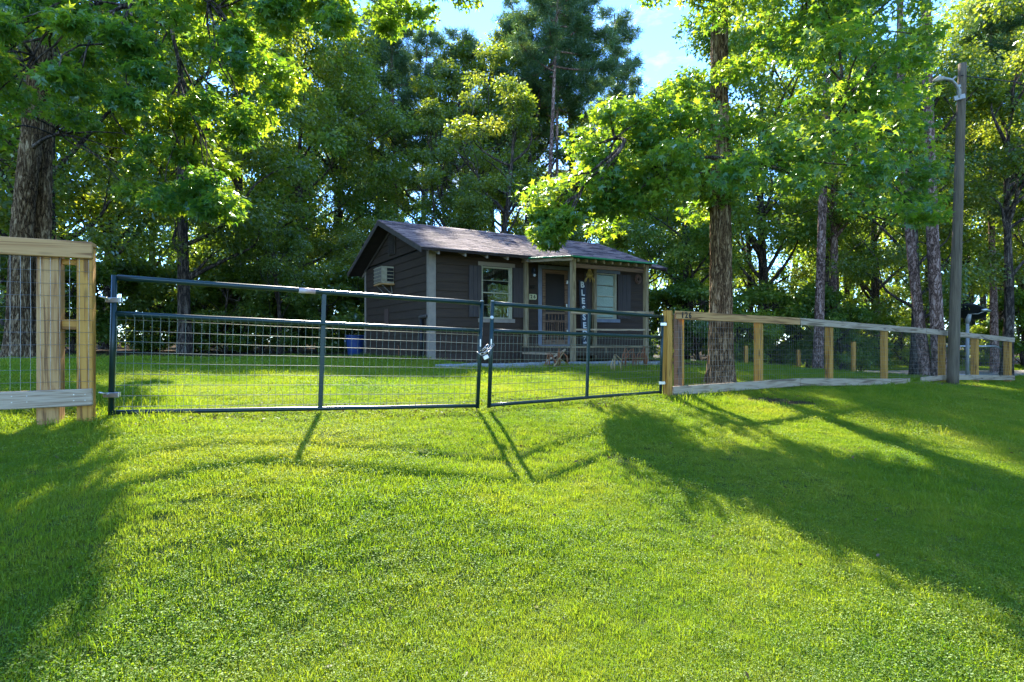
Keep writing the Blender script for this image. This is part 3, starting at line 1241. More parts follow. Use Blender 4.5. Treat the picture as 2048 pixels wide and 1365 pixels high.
orn = hthing('iron_flourish', 'small black scrollwork ornament above the number plaque', 'wall ornament', (2.97, -.05, 1.95))
b = MB()
for k2, (cx, cz, sg) in enumerate(((2.93, 2.0, 1), (3.03, 2.0, -1), (2.98, 1.95, 1))):
    b.tube([(cx + sg * (.045 - .006 * i) * math.cos(i * .8), -.06, cz + (.045 - .006 * i) * math.sin(i * .8)) for i in range(7)], .008, 5)
b.tube([(2.88, -.06, 1.96), (2.98, -.06, 1.93), (3.08, -.06, 1.96)], .008, 5)
b.build('scroll', M['black'], orn)

coil = hthing('horseshoe_coil', 'round rusty brown rope coil hung on the wall right of the dark shutter', 'wall coil', (6.82, -.05, 2.25))
for rr, dy in ((.13, -.055), (.10, -.075), (.07, -.06)):
    tube_obj('loop', [(6.82 + rr * math.cos(a) * .9, dy, 2.40 + rr * math.sin(a)) for a in np.linspace(0, 2 * math.pi, 18, endpoint=False)], .022, M['rope'], coil, 6, closed=True)

# ---------------- porch
PX0, PX1, PY = 2.66, 5.12, -2.30
porch = hthing('porch', 'wooden front porch with round and square posts under a green metal shed roof', 'porch', (3.9, -1.15, 0))
porch['label'] = 'wooden front porch with bare lumber posts under a green metal shed roof'
pw = M['porch_wood']
for nm, (x, y, zb, zt_) in (('post', (PX0 + .06, PY + .06, -.12, 2.46)), ('post', (PX1 - .06, PY + .06, -.2, 2.46)), ('post', (PX0 + .06, -.13, 0, 2.66)), ('post', (PX1 - .06, -.13, 0, 2.66))):
    beam(nm, (x, y, zb), (x, y, zt_), .10, .12, pw, porch, up=(0, 1, 0), bev=.006)
i = 0
y = PY - .02
while y < -.10:
    bx('deck_board', (PX0 - .02, y, .335), (PX1 + .02, min(y + .135, -.07), .37), pw if i % 3 else M['porch_wood'], porch)
    y += .141
    i += 1
SHADE_WOOD = plain('shade darkened porch timber', (.07, .05, .03), (.03, .022, .014), .9)  # shade below deck and tread put into the colour of this timber
bx('rim_joist', (PX0 - .01, PY + .12, .18), (PX0 + .008, -.08, .333), SHADE_WOOD, porch)
bx('rim_joist', (PX1 - .008, PY + .0, .18), (PX1 + .01, -.08, .333), pw, porch)
bx('rim_joist', (PX0 + .12, PY + .04, .15), (PX1 - .12, PY + .08, .333), SHADE_WOOD, porch)
for xx in (3.1, 3.7, 4.3, 4.8):
    bx('joist', (xx, PY + .04, .19), (xx + .04, -.09, .333), pw, porch)
bx('ground_skid', (PX0 + .2, PY + .05, -.12), (PX1 - .15, PY + .17, .0), pw, porch)
# front railing
beam('handrail', (PX0 - .06, PY - .02, 1.185), (PX1 + .12, PY - .02, 1.215), .04, .095, M['grey_wood'], porch)
beam('lower_rail', (PX0 + .13, PY + .05, .77), (PX1 + .08, PY + .05, .79), .04, .045, M['grey_wood'], porch)
# roof of the porch
zf, zb_ = 2.50, 2.72
beam('header', (PX0 + .12, PY + .09, zf - .19), (PX1 - .12, PY + .09, zf - .19), .05, .10, M['brown_wood'], porch)
beam('side_beam', (PX0 - .03, PY - .05, zf - .045), (PX0 - .03, -.08, zb_ - .045), .04, .11, M['grey_wood'], porch)
beam('side_beam', (PX1 + .03, PY - .05, zf - .045), (PX1 + .03, -.08, zb_ - .045), .04, .10, pw, porch)
for i in range(9):
    xx = PX0 + .14 + i * .262
    q = MB()
    sl = (zb_ - zf) / (-.10 - PY)
    q.prism([(xx, PY - .03, zf - .105), (xx, -.1, zb_ - .105), (xx, -.1, zb_ - .03), (xx, PY - .03, zf - .03)],
            [(xx + .045, PY - .03, zf - .105), (xx + .045, -.1, zb_ - .105), (xx + .045, -.1, zb_ - .03), (xx + .045, PY - .03, zf - .03)])
    q.build('rafter', pw, porch)
q = MB()
NX = 110
xa, xb = PX0 - .12, PX1 + .12
rows = [(PY - .14, zf - .014), (PY * .66, zf + (zb_ - zf) * .36), (PY * .33, zf + (zb_ - zf) * .7), (-.50, zf + (zb_ - zf) * .84)]
for lay in (0, 1):
    for yy, zz in rows:
        for i in range(NX + 1):
            q.v.append((xa + (xb - xa) * i / NX, yy, zz + .012 * math.sin(i * 2 * math.pi / 4.6) + .012 - lay * .003))
n1 = NX + 1
for r_ in range(3):
    for i in range(NX):
        a = r_ * n1 + i
        q.f.append((a, a + 1, a + n1 + 1, a + n1))
        a += 4 * n1
        q.f.append((a + n1, a + n1 + 1, a + 1, a))
for i in range(NX):
    q.f.append((4 * n1 + i, 4 * n1 + i + 1, i + 1, i))
q.build('metal_roofing', M['greenroof'], porch, True)
bx('drip_edge', (xa, PY - .158, zf - .030), (xb, PY - .1425, zf + .006), M['greenroof'], porch)
beam('drip_edge', (xa - .012, PY - .12, zf - .012), (xa - .012, -.5, zf + (zb_ - zf) * .84 - .012), .015, .03, M['greenroof'], porch)
# step beside the deck on the left
bx('step_tread', (PX0 - .42, PY + .55, .17), (PX0 - .03, PY + 1.6, .21), M['grey_wood'], porch)
bx('step_riser', (PX0 - .40, PY + .58, -.05), (PX0 - .36, PY + 1.57, .169), SHADE_WOOD, porch)
beam('brace', (PX0 - .55, PY + .3, .02), (PX0 - .05, PY + .2, .30), .03, .04, M['grey_wood'], porch)

# sign leaning on the wall
sg_ = hthing('porch_sign', 'tall narrow dark board with white letters leaning on the wall beside the door', 'sign', (4.62, -.25, .372))
base, top = Vector((4.58, -.30, .372)), Vector((4.66, -.085, 2.22))
base, top = Vector((4.60, -.30, .38)), Vector((4.64, -.085, 2.24))
board = beam('board', base, top, .23, .022, M['signboard'], sg_, up=(0, -1, .1))
ax = (top - base).normalized()
nrm = Vector((0, -1, 0)) - ax * Vector((0, -1, 0)).dot(ax)
nrm.normalize()
xr = ax.cross(nrm)
xr = nrm.cross(ax) * -1
mt = Matrix((xr if xr.x > 0 else -xr, ax, nrm)).transposed()
for i, ch in enumerate('BLESSED'):
    pos = base + ax * (1.74 - i * .235) + nrm * .014
    textobj('letter', ch, .235, M['white'], sg_, pos, mt.to_euler(), .004, .008)
b = MB()
p0 = base + ax * .20 + nrm * .016
Xr = Vector((1, 0, 0))
b.tube([p0 + Xr * (-.02 + .03 * math.sin(i * 1.1)) + ax * (.05 - i * .018) for i in range(6)], .007, 5)
b.build('flourish', M['white'], sg_)
b = MB()
p0 = base + ax * .075 + nrm * .016
for j in range(3):
    c0 = p0 + Xr * (-.065 + j * .05)
    b.tube([c0 + Xr * .018 * math.cos(a) + ax * .018 * math.sin(a) for a in np.linspace(0, 5.4, 8)], .006, 5)
    b.tube([c0 + Xr * .02 + ax * -.02, c0 + Xr * .02 + ax * (.055 if j == 1 else .025)], .006, 5)
b.build('script_line', M['white'], sg_)

hang = hthing('hanging_gourd', 'dried yellow gourd ornament hanging under the porch roof by the white window', 'hanging ornament', (4.20, -1.0, 2.1))
q = MB()
q.tube([(4.20, -1.0, 2.20 + i * .03) for i in range(10)], [.03, .07, .095, .10, .085, .06, .055, .05, .035, .01], 12)
q.build('gourd', M['gold'], hang, True)
tube_obj('cap', [(4.20, -1.0, 2.44), (4.20, -1.0, 2.475), (4.20, -1.0, 2.50)], [.12, .10, .02], M['rope'], hang)
q = MB()
for i in range(9):
    a = i * 2.4
    q.tube([(4.20 + .06 * math.cos(a), -1 + .06 * math.sin(a), 2.24), (4.20 + .13 * math.cos(a), -1 + .1 * math.sin(a), 2.17), (4.20 + .16 * math.cos(a), -1 + .12 * math.sin(a), 2.10 - .02 * (i % 3))], [.01, .014, .004], 5)
q.build('dry_fronds', M['gold'], hang)
tube_obj('string', [(4.20, -1, 2.50), (4.20, -1, 2.60)], .004, M['black'], hang, 4)

# ---------------- round the cabin
bpos = P(711, 711, 20.2)
bz = hz(bpos.x, bpos.y)
bn = thing('blue_bin', 'blue plastic rubbish bin standing at the rear corner of the cabin', 'bin', (bpos.x, bpos.y, bz))
b = MB()
c = Vector((bpos.x, bpos.y, bz))
b.tube([c + Vector((0, 0, h)) for h in (0, .03, .35, .70, .72, .72, .66)], [.23, .25, .29, .325, .33, .30, .28], 24)
b.build('body', M['bin'], bn, True)
tube_obj('rim', [c + Vector((.34 * math.cos(a), .34 * math.sin(a), .715)) for a in np.linspace(0, 2 * math.pi, 24, endpoint=False)], .02, M['bin'], bn, 6, closed=True)
for sx in (-1, 1):
    bx('handle', (c.x + sx * .34 - .025, c.y - .09, c.z + .50), (c.x + sx * .34 + .025, c.y + .09, c.z + .56), M['bin'], bn)

slabs = []
lab = ['leftmost grey concrete slab in the row before the cabin', 'second concrete slab from the left in the row before the cabin']
for i in range(17):
    px = 895 + i * 26.5
    if 1112 < px < 1138:
        continue
    yy = 730 + (3 if px > 1130 else 0)
    s, t = .0, 0
    mpx = (px - 1024) / FPX
    e = 2.62 + (.12 if px > 1130 else 0) + random.uniform(-.06, .06)
    s = (mpx * (14.48 - .86 * e) + 2.03 - .5105 * e) / (.86 - .5105 * mpx)
    w = hfw((s, -e, 0))
    slabs.append((w.x, w.y))
GP = 'concrete slabs laid in a line before the cabin'
sname = ['leftmost', 'second', 'third', 'fourth', 'fifth', 'sixth', 'seventh', 'eighth']
for i, (x, y) in enumerate(slabs):
    zz = hz(x, y)
    me = box_mesh(.36, .42, .10, .012, 'paving_slab')
    o = put('paving_slab', me, M['concrete'], None, (x, y, zz + .03), (R(random.uniform(-2, 2)), R(random.uniform(-2, 2)), HA + R(random.uniform(-7, 7))))
    if i < 8:
        lb = f'grey concrete slab before the dark siding, {sname[i]} from the left' if i else 'leftmost grey concrete slab before the dark siding'
    else:
        j = len(slabs) - 1 - i
        lb = f'grey slab in front of the porch, {sname[j]} from the right end' if j else 'last grey slab at the right end beyond the porch'
    props(o, lb, 'paving slab', GP)


def dead_plant(px, py, Y, h, label, m, n=4, lean=.3):
    p = P(px, py, Y)
    z = hz(p.x, p.y)
    b = MB()
    for i in range(n):
        a = random.uniform(0, 6.28)
        d = Vector((math.cos(a), math.sin(a) * .5, 0))
        tip = Vector((p.x, p.y, z)) + Vector((0, 0, h * random.uniform(.75, 1))) + d * h * lean * random.uniform(.1, .5)
        pts = [Vector((p.x, p.y, z - .02)), Vector((p.x, p.y, z)).lerp(tip, .6), tip, tip + d * .12 + Vector((0, 0, -.12)), tip + d * .15 + Vector((0, 0, -.33))]
        b.tube(pts, [.008, .007, .007, .014, .004], 5)
        b.tube([tip - d * .02, tip - d * .10 + Vector((0, 0, -.22)), tip - d * .09 + Vector((0, 0, -.42))], [.005, .013, .004], 5)
    o = b.build('dried_plant', m, None, True)
    o.location = (p.x, p.y, z)
    for v in o.data.vertices:
        v.co -= Vector((p.x, p.y, z))
    props(o, label, 'dried plant', 'withered plants before the porch')


dead_plant(1098, 735, 12.6, .34, 'short withered orange plant left of the leaning dry stick', M['orange'])
dead_plant(1119, 735, 12.7, .42, 'withered orange plant with a straw coloured stick before the deck corner', M['orange'])
dead_plant(1229, 737, 12.5, .36, 'low straw coloured dead plant before the middle of the porch', M['straw'], 3)
dead_plant(1250, 736, 13.0, .55, 'tall thin withered stem right of the low straw plant', M['orange'], 2, .15)
dead_plant(1266, 733, 13.2, .45, 'withered orange clump before the lower right part of the porch', M['orange'])
dead_plant(1290, 733, 13.4, .50, 'brightest withered orange clump at the right porch post', M['orange'], 5)
b = MB()
a_, b_ = P(1108, 733, 12.5), P(1129, 703, 12.9)
b.tube([a_, a_.lerp(b_, .5) + Vector((.01, 0, .02)), b_], [.02, .015, .008], 6)
b.tube([a_.lerp(b_, .5), a_.lerp(b_, .7) + Vector((.14, .03, -.18))], [.010, .005], 5)
st = b.build('dry_stick', M['straw'])
props(st, 'pale dry forked stick leaning up before the porch deck corner', 'stick')
for v in st.data.vertices:
    v.co -= a_
st.location = a_


# ------------------------------------------------------------------ gates
def wire_net(b, quad, nu, nv, r, rv=None, u0=0, u1=1):
    """quad: TL, TR, BR, BL; nu upright wires, nv cross wires"""
    TL, TR, BR, BL = quad
    lerp = lambda A, B, t: A.lerp(B, t)
    for i in range(nu):
        t = (i + .5) / nu
        a, c = lerp(TL, TR, t), lerp(BL, BR, t)
        j = random.uniform(-.002, .002)
        b.tube([a, a.lerp(c, .5) + Vector((j, j, 0)), c], r, 4, cap=False)
    for k in range(nv):
        t = (k + .5) / nv
        a, c = lerp(TL, BL, t), lerp(TR, BR, t)
        n = 8
        b.tube([a.lerp(c, q / n) + Vector((0, -.003, random.uniform(-.003, .003))) for q in range(n + 1)], rv or r, 4, cap=False)


def gate(label, TL, TR, BR, BL, hinge_left):
    g = thing('farm_gate', label, 'gate', BL, 0, 'two leaves of the green wire filled farm gate')
    r = .027
    t = .27
    ML, MR = TL.lerp(BL, t), TR.lerp(BR, t)
    up = (TL - BL).normalized()
    ln = (TR - TL).normalized()
    tube_obj('end_post', [BL - up * .03, TL + up * .02], .024, M['gate'], g, 12)
    tube_obj('end_post', [BR - up * .03, TR + up * .02], .024, M['gate'], g, 12)
    n = 10
    for nm, a, c, rr in (('top_rail', TL, TR, r), ('middle_rail', ML, MR, r * .93), ('bottom_rail', BL, BR, r * .82)):
        a, c = a + ln * .02, c - ln * .02
        tube_obj(nm, [a.lerp(c, q / n) + Vector((0, 0, random.uniform(-.002, .002))) for q in range(n + 1)], rr, M['gate'], g, 16)
    c0, c1 = TL.lerp(TR, .5), BL.lerp(BR, .5)
    beam('brace_tube', c0 - up * .02, c1, .03, .045, M['gate'], g, up=ln)
    b = MB()
    off = Vector((0, -.012, 0))
    gap = (BL - ML) * .02
    wire_net(b, (ML + off, MR + off, BR + off, BL + off), 54, 9, .0017, .0028)
    # wire wraps on the rails
    for i in range(54):
        p = ML.lerp(MR, (i + .5) / 54)
        b.tube([p + Vector((0, -.03, .0)), p + Vector((0, -.02, -.03)), p + Vector((0, -.01, -.05))], .0022, 4, cap=False)
    b.build('wire_mesh', M['gatewire'], g, kind='stuff')
    return g, ML, MR


gTL, gBL = P(229, 555, 5.30), P(222, 825, 5.30)
gTR, gBR = P(964, 607, 7.05), P(955, 812, 7.05)
g1, _, _ = gate('wide left leaf of the dark green pipe gate, nearest the thick left post', gTL, gTR, gBR, gBL, True)
hTL, hBL = P(985, 607, 7.13), P(978, 811, 7.13)
hTR, hBR = P(1325, 634, 9.45), P(1321, 784, 9.45)
g2, _, _ = gate('right leaf of the dark green pipe gate, hung beside the 126 rail', hTL, hTR, hBR, hBL, False)
# hinges (part of each gate)
for py, tt in ((597, .17), (790, .87)):
    a = P(199, py - 4, 5.18)
    c = gTL.lerp(gBL, tt)
    tube_obj('hinge', [a, a.lerp(c, .5), c + Vector((-.02, -.03, .0)), c + Vector((-.02, .0, -.02))], .010, M['steel'], g1, 6)
    bx('hinge_clamp', c + Vector((-.05, -.042, -.022)), c + Vector((.09, -.026, .022)), M['steel'], g1)
    bx('hinge_clamp', c + Vector((-.05, .026, -.022)), c + Vector((.06, .042, .022)), M['steel'], g1)
for py, tt in ((645, .10), (768, .88)):
    a = P(1331, py - 1, 9.45)
    c = hTR.lerp(hBR, tt)
    tube_obj('hinge', [a, c + Vector((.0, -.03, 0))], .012, M['steel'], g2, 6)
    bx('hinge_clamp', c + Vector((-.04, -.045, -.025)), c + Vector((.06, -.027, .025)), M['steel'], g2)
# latch plates and caps
for T, Bq, g_ in ((gTR, gBR, g1), (hTL, hBL, g2)):
    q = T.lerp(Bq, .35)
    bx('latch_bar', q + Vector((-.006, -.034, -.09)), q + Vector((.010, -.026, .0)), M['steel'], g_, .002)
    up = (T - Bq).normalized()
    tube_obj('post_cap', [T + up * .021, T + up * .034], [.026, .022], M['steel'], g_, 10)
q = hTL.lerp(hBL, .14)
tube_obj('reflector', [q + Vector((0, -.026, 0)), q + Vector((0, -.034, 0))], [.022, .020], M['white'], g2, 12)
# sticker on the left gate rail
q0 = gTL.lerp(gTR, .43)
q1 = gTL.lerp(gTR, .475)
tube_obj('sticker', [q0, q1], .0282, plain('pale silver sticker', (.55, .52, .48), (.5, .3, .25), .4), g1, 16)

# chain and padlock
ch = thing('chain', 'short galvanised chain wrapped round both gate posts', 'chain', P(966, 705, 7.0))
cp_ = [P(955, 705, 6.99), P(961, 709, 6.96), P(969, 707, 6.93), P(974, 703, 6.92), P(980, 699, 6.96), P(984, 692, 7.02), P(987, 689, 7.08)]
cp2 = [P(965, 701, 6.96), P(971, 696, 6.94), P(976, 691, 6.95)]
links = []
for path in (cp_, cp2):
    for a, c in zip(path[:-1], path[1:]):
        links.append((a, c))
for i, (a, c) in enumerate(links):
    d = (c - a)
    Ln = d.length / 2 + .008
    d.normalize()
    s1 = d.cross(Vector((0, 1, 0) if i % 2 else (0, .4, 1))).normalized()
    mid = (a + c) / 2
    pts = []
    for t in np.linspace(0, 2 * math.pi, 12, endpoint=False):
        pts.append(mid + d * math.cos(t) * Ln + s1 * math.sin(t) * .015)
    tube_obj('link', pts, .0055, M['steel'], ch, 6, closed=True)
pk = thing('padlock', 'small steel padlock hanging from the gate chain', 'padlock', P(972, 714, 6.9))
c = P(972, 714, 6.9)
body = beam('body', c + Vector((-.030, 0, -.02)), c + Vector((.030, 0, .008)), .028, .052, M['steel'], pk, bev=.006)
c2 = c + Vector((.012, 0, .02))
tube_obj('shackle', [c2 + Vector((-.024, 0, 0)), c2 + Vector((-.027, 0, .03)), c2 + Vector((-.008, 0, .048)), c2 + Vector((.014, 0, .038)), c2 + Vector((.020, 0, .012))], .005, M['steel'], pk, 6)

# ------------------------------------------------------------------ fences
# left fence
E = Vector((-3.63, 5.08, 0))
dl = Vector((-.917, -.399, 0))
nl = Vector((.399, -.917, 0))           # towards the camera
ZT, ZB = CZ + .863, CZ - .545
lf = thing('left_fence', 'new pine post and rail fence with wire mesh at the left edge', 'fence', (E.x, E.y, hz(E.x, E.y)))


def lp(u, v, z):
    return Vector((E.x, E.y, z)) + dl * u + nl * v - Vector((0, 0, E.z))


beam('top_rail', lp(-.0, .040, ZT - .072), lp(2.9, .040, ZT - .058), .042, .144, M['pine_wood'], lf, bev=.006)
beam('top_cap', lp(-.0, -.04, ZT - .02), lp(2.9, -.04, ZT - .005), .11, .038, M['pine_wood'], lf, bev=.005)
beam('kick_board', lp(0.0, .040, ZB + .073), lp(2.9, .040, ZB + .04), .042, .146, M['grey_wood'], lf, bev=.006)
zg = hz(E.x, E.y)
beam('post', lp(.065, -.045, zg - .15), lp(.065, -.045, ZT - .045), .115, .12, M['post_wood'], lf, up=nl, bev=.006)
beam('post', lp(.325, -.08, zg - .15), lp(.325, -.08, ZT - .045), .16, .165, M['pine_wood'], lf, up=nl, bev=.008)
beam('post', lp(2.3, -.08, zg - .15), lp(2.3, -.08, ZT - .045), .14, .14, M['post_wood'], lf, up=nl, bev=.006)
beam('block', lp(.125, -.06, ZT - .17), lp(.24, -.06, ZT - .17), .04, .05, M['post_wood'], lf)
beam('block', lp(.125, -.06, ZT - .71), lp(.24, -.06, ZT - .71), .04, .09, M['post_wood'], lf)
b = MB()
wire_net(b, (lp(.0, .017, ZT - .1), lp(2.9, .017, ZT - .1), lp(2.9, .017, ZB + .05), lp(.0, .017, ZB + .05)), 43, 12, .0013)
b.build('wire_mesh', M['wire'], lf, kind='stuff')
# nail heads
b = MB()
for u in (.05, .13, .45, .55):
    for zz in (ZB + .05, ZB + .1):
        p = lp(u, .0615, zz)
        b.tube([p, p + nl * .002], .005, 6)
b.build('nail_heads', M['steel'], lf, kind='stuff')

# right fence
rf = thing('right_fence', 'long post and rail fence with wire mesh running right from the gate', 'fence', (P(1335, 790, 9.55).x, 9.55, hz(2.54, 9.55)))
nr = Vector((.545, -.838, 0))       # towards the camera


def rp(px, py, v=0.0):
    return P(px, py, YF(px)) + nr * v


tops = [(1345, 630.5), (1460, 636.5), (1593, 643.5), (1700, 650), (1845, 662.8), (1935, 671), (2023, 680.5)]
seg = [(0, 2, 'pine_wood'), (2, 4, 'grey_wood'), (4, 6, 'grey_wood')]
topy = lambda x: np.interp(x, [t[0] for t in tops], [t[1] for t in tops])
for i, j, m in seg:
    a, c = tops[i], tops[j]
    beam('top_rail', rp(a[0] + (0 if i == 0 else .6), a[1], .065), rp(c[0] - .6 * (j != 6), c[1], .065), .04, .135, M['grey_wood'] if m == 'grey_wood' else M['pine_wood'], rf, bev=.006)
bots = [(1339, 782), (1455, 771.5), (1593, 764.5), (1690, 764.5), (1775, 764), (1813, 762.5)]
for (a, c) in ((bots[0], bots[2]), (bots[2], bots[4]), (bots[4], bots[5])):
    beam('kick_board', rp(a[0] + .4, a[1], .065), rp(c[0] - .4, c[1], .065), .04, .15, M['grey_wood'], rf, bev=.006)
beam('kick_board', rp(1833, 759.5, .10), rp(1892, 754.5, .065), .04, .125, M['grey_wood'], rf, bev=.006)
beam('kick_board', rp(1893, 754.5, .065), rp(2023, 756, .065), .04, .14, M['grey_wood'], rf, bev=.006)
# posts
for k_, (px, w, m, tall, vv) in enumerate(((1335, .115, 'post_wood', 9, -.0), (1365, .10, 'brown_wood', 0, -.10), (1371, .10, 'post_wood', 0, -.12), (1519, .12, 'post_wood', 0, -.02), (1660, .12, 'post_wood', 0, -.02), (1770, .12, 'post_wood', 0, -.02),
                                    (1885, .13, 'post_wood', 0, -.02), (1951, .15, 'post_wood', 0, -.02), (2017, .16, 'post_wood', 0, -.02))):
    t = rp(px, topy(max(px, 1345)) - (tall), vv)
    g = hz(t.x, t.y)
    beam('post', (t.x, t.y, g - .2), (t.x, t.y, t.z + (.0 if tall else .03)), w, w, M[m], rf, up=nr, bev=.006)
b = MB()
xs = [1345, 1519, 1660, 1770, 1885, 1951, 2017]
for a, c in zip(xs[:-1], xs[1:]):
    nn = max(6, int(round((rp(c, 700) - rp(a, 700)).length / .07)))
    wire_net(b, (rp(a, topy(a) + 4, .042), rp(c, topy(c) + 4, .042), rp(c, np.interp(c, [1345, 1593, 1813, 2020], [776, 760, 757, 752]), .042), rp(a, np.interp(a, [1345, 1593, 1813, 2020], [776, 760, 757, 752]), .042)), nn, 12, .0016)
b.build('wire_mesh', M['wire'], rf, kind='stuff')
rotm = Matrix((Vector((.838, .545, 0)), Vector((0, 0, 1)), nr)).transposed()
for ch_, px in (('1', 1357), ('2', 1364.5), ('6', 1372)):
    textobj('numeral', ch_, .135, M['numeral'], rf, rp(px, float(topy(px)) + .2, .0865), rotm.to_euler(), .003, .004)

# far low fence behind, three little posts
bf = thing('garden_fence', 'low wire fence on three short posts behind the lawn', 'fence', P(1600, 738, 19.5))
pp = []
for px, pb, pt, Y in ((1492, 730, 692, 19.5), (1597, 733, 700, 20), (1707, 739, 684, 17.5)):
    a = P(px, pb, Y)
    a.z = hz(a.x, a.y) - .1
    c = P(px, pt, Y)
    beam('post', a, (a.x, a.y, c.z), .10, .10, M['post_wood'], bf, up=(0, 1, 0))
    pp.append((Vector((a.x, a.y, a.z + .15)), Vector((a.x, a.y, c.z - .03))))
pp.insert(0, (P(1440, 728, 20) , P(1440, 694, 20)))
b = MB()
for (a0, a1), (c0, c1) in zip(pp[:-1], pp[1:]):
    wire_net(b, (a1, c1, c0, a0), 18, 7, .0022)
b.build('wire_mesh', M['wire'], bf, kind='stuff')

pk_ = put('loose_plank', box_mesh(.9, .14, .09, .008), M['brown_wood'], None, rp(1832, 769, .25), (R(4), R(3), R(20)))
props(pk_, 'short dark loose plank lying in the gap of the fence base', 'plank')

# ------------------------------------------------------------------ utility pole
ub = P(1905, 765, 14.7)
ub.z = hz(ub.x, ub.y) - .1
ut = P(1925, 128, 14.7)
up_ = thing('utility_pole', 'leaning grey green wooden utility pole in front of the right fence', 'utility pole', ub)
b = MB()
n = 24
b.tube([ub.lerp(ut, i / n) for i in range(n + 1)], [.130 - .040 * i / n + .002 * math.sin(i * 2.1) for i in range(n + 1)], 24)
b.build('pole', M['pole'], up_, True)
Yp = 14.55
arm = [P(1917, 197, Yp - .02), P(1917, 178, Yp - .03), P(1910, 168, Yp - .10), P(1902, 160, Yp - .25), P(1886, 157, Yp - .5)]
tube_obj('lamp_arm', arm, .035, M['whitesteel'], up_, 8)
tube_obj('lamp_arm', [p + Vector((.06, .02, -.02)) for p in arm[:3]], .02, M['whitesteel'], up_, 8)
tube_obj('lamp_head', [P(1888, 157, Yp - .5), P(1878, 158, Yp - .7), P(1868, 162, Yp - .8)], [.04, .07, .03], M['acmetal'], up_, 10)
beam('clamp', P(1908, 198, Yp - .03), P(1930, 192, Yp - .03), .03, .11, M['whitesteel'], up_)
beam('clamp', P(1914, 174, Yp - .03), P(1921, 172, Yp - .03), .03, .07, M['whitesteel'], up_)
tube_obj('insulator', [P(1901, 164, Yp), P(1912, 153, Yp)], [.03, .015], M['whitesteel'], up_, 8)
cb = thing('power_cable', 'thin overhead cable running right from the pole top', 'cable', P(1926, 152, 14.7))
a, c = P(1922, 151, 14.6), P(2400, 150, 17)
tube_obj('wire', [a.lerp(c, i / 14) + Vector((0, 0, -.30 * math.sin(math.pi * i / 14))) for i in range(15)], .012, M['black'], cb, 5)

# ------------------------------------------------------------------ satellite dish
mb_ = P(1935, 752, 18.4)
mb_.z = hz(mb_.x, mb_.y)
sat = thing('satellite_dish', 'dark satellite dish on a white mast behind the right fence', 'satellite dish', mb_)
mt_ = P(1935, 640, 18.4)
tube_obj('mast', [mb_, mt_], .05, M['whitesteel'], sat, 10)
c = P(1940, 628, 18.3)
axd = Vector((.42, .40, .80)).normalized()
s1 = axd.cross(Vector((0, 1, 0))).normalized()
s2 = axd.cross(s1)
b = MB()
rings, na = 7, 28
for side in (0, 1):
    for i in range(rings + 1):
        rr = .40 * i / rings
        for k2 in range(na):
            a = 2 * math.pi * k2 / na
            p = c + s1 * rr * 1.08 * math.cos(a) + s2 * rr * math.sin(a) + axd * (rr * rr * .55 - .012 * side)
            b.v.append(tuple(p))
nl_ = (rings + 1) * na
for side in (0, 1):
    for i in range(rings):
        for k2 in range(na):
            a0 = side * nl_ + i * na + k2
            a1 = side * nl_ + i * na + (k2 + 1) % na
            f = (a0, a1, a1 + na, a0 + na)
            b.f.append(f if side == 0 else f[::-1])
for k2 in range(na):
    a0, a1 = rings * na + k2, rings * na + (k2 + 1) % na
    b.f.append((a0, a1, a1 + nl_, a0 + nl_))
b.build('dish', M['black'], sat, True)
tube_obj('bracket', [mt_ + Vector((0, 0, -.12)), mt_ + Vector((.0, -.02, 0)), c - axd * .02], [.05, .08, .05], M['whitesteel'], sat, 8)
lnb = P(1971, 622, 18.0)
tube_obj('feed_arm', [c - s2 * .0 + s1 * -.0, c.lerp(lnb, .5) + Vector((0, 0, -.05)), lnb], .018, M['whitesteel'], sat, 6)
tube_obj('receiver', [lnb + Vector((-.13, 0, .02)), lnb + Vector((0, 0, .03)), lnb + Vector((.16, 0, -.02))], [.03, .055, .03], M['steel'], sat, 10)

# small galvanised gate beyond the fence
sg2 = thing('pipe_gate', 'galvanised pipe gate with a rounded corner beside the satellite mast', 'gate', P(1960, 752, 19.5))
A = [P(1880, 693, 19.4), P(1990, 693, 19.6), P(1998, 696, 19.6), P(2004, 703, 19.6), P(2006, 715, 19.6), P(2006, 753, 19.6)]
tube_obj('top_tube', A, .035, M['steel'], sg2, 8)
tube_obj('bottom_tube', [P(1880, 750, 19.4), P(2006, 751, 19.6)], .03, M['steel'], sg2, 8)
b = MB()
wire_net(b, (P(1880, 694, 19.4), P(2004, 694, 19.6), P(2006, 750, 19.6), P(1880, 749, 19.4)), 24, 8, .003)
b.build('wire_mesh', M['wire'], sg2, kind='stuff')

# ------------------------------------------------------------------ big near trees
def profile_sprays(n, xs, yt, yb, dlo, dhi, gaps=(), rmin=.35, rmax=.6):
    out = []
    xs = np.array(xs, float)
    while len(out) < n:
        px = rng.uniform(xs[0], xs[-1])
        a, b_ = np.interp(px, xs, yt), np.interp(px, xs, yb)
        mx_ = np.max(np.array(yb) - np.array(yt))
        if rng.random() > (b_ - a) / mx_:
            continue
        py = rng.uniform(a, b_)
        if any(((px - gx) / gw) ** 2 + ((py - gy) / gh) ** 2 < 1 for gx, gy, gw, gh in gaps):
            continue
        Y = rng.uniform(np.interp(px, xs, dlo), np.interp(px, xs, dhi))
        p = P(px, py, Y)
        if p.z < hz(p.x, p.y) + 1.9:
            continue
        out.append((p.x, p.y, p.z, rng.uniform(rmin, rmax)))
    return np.array(out)


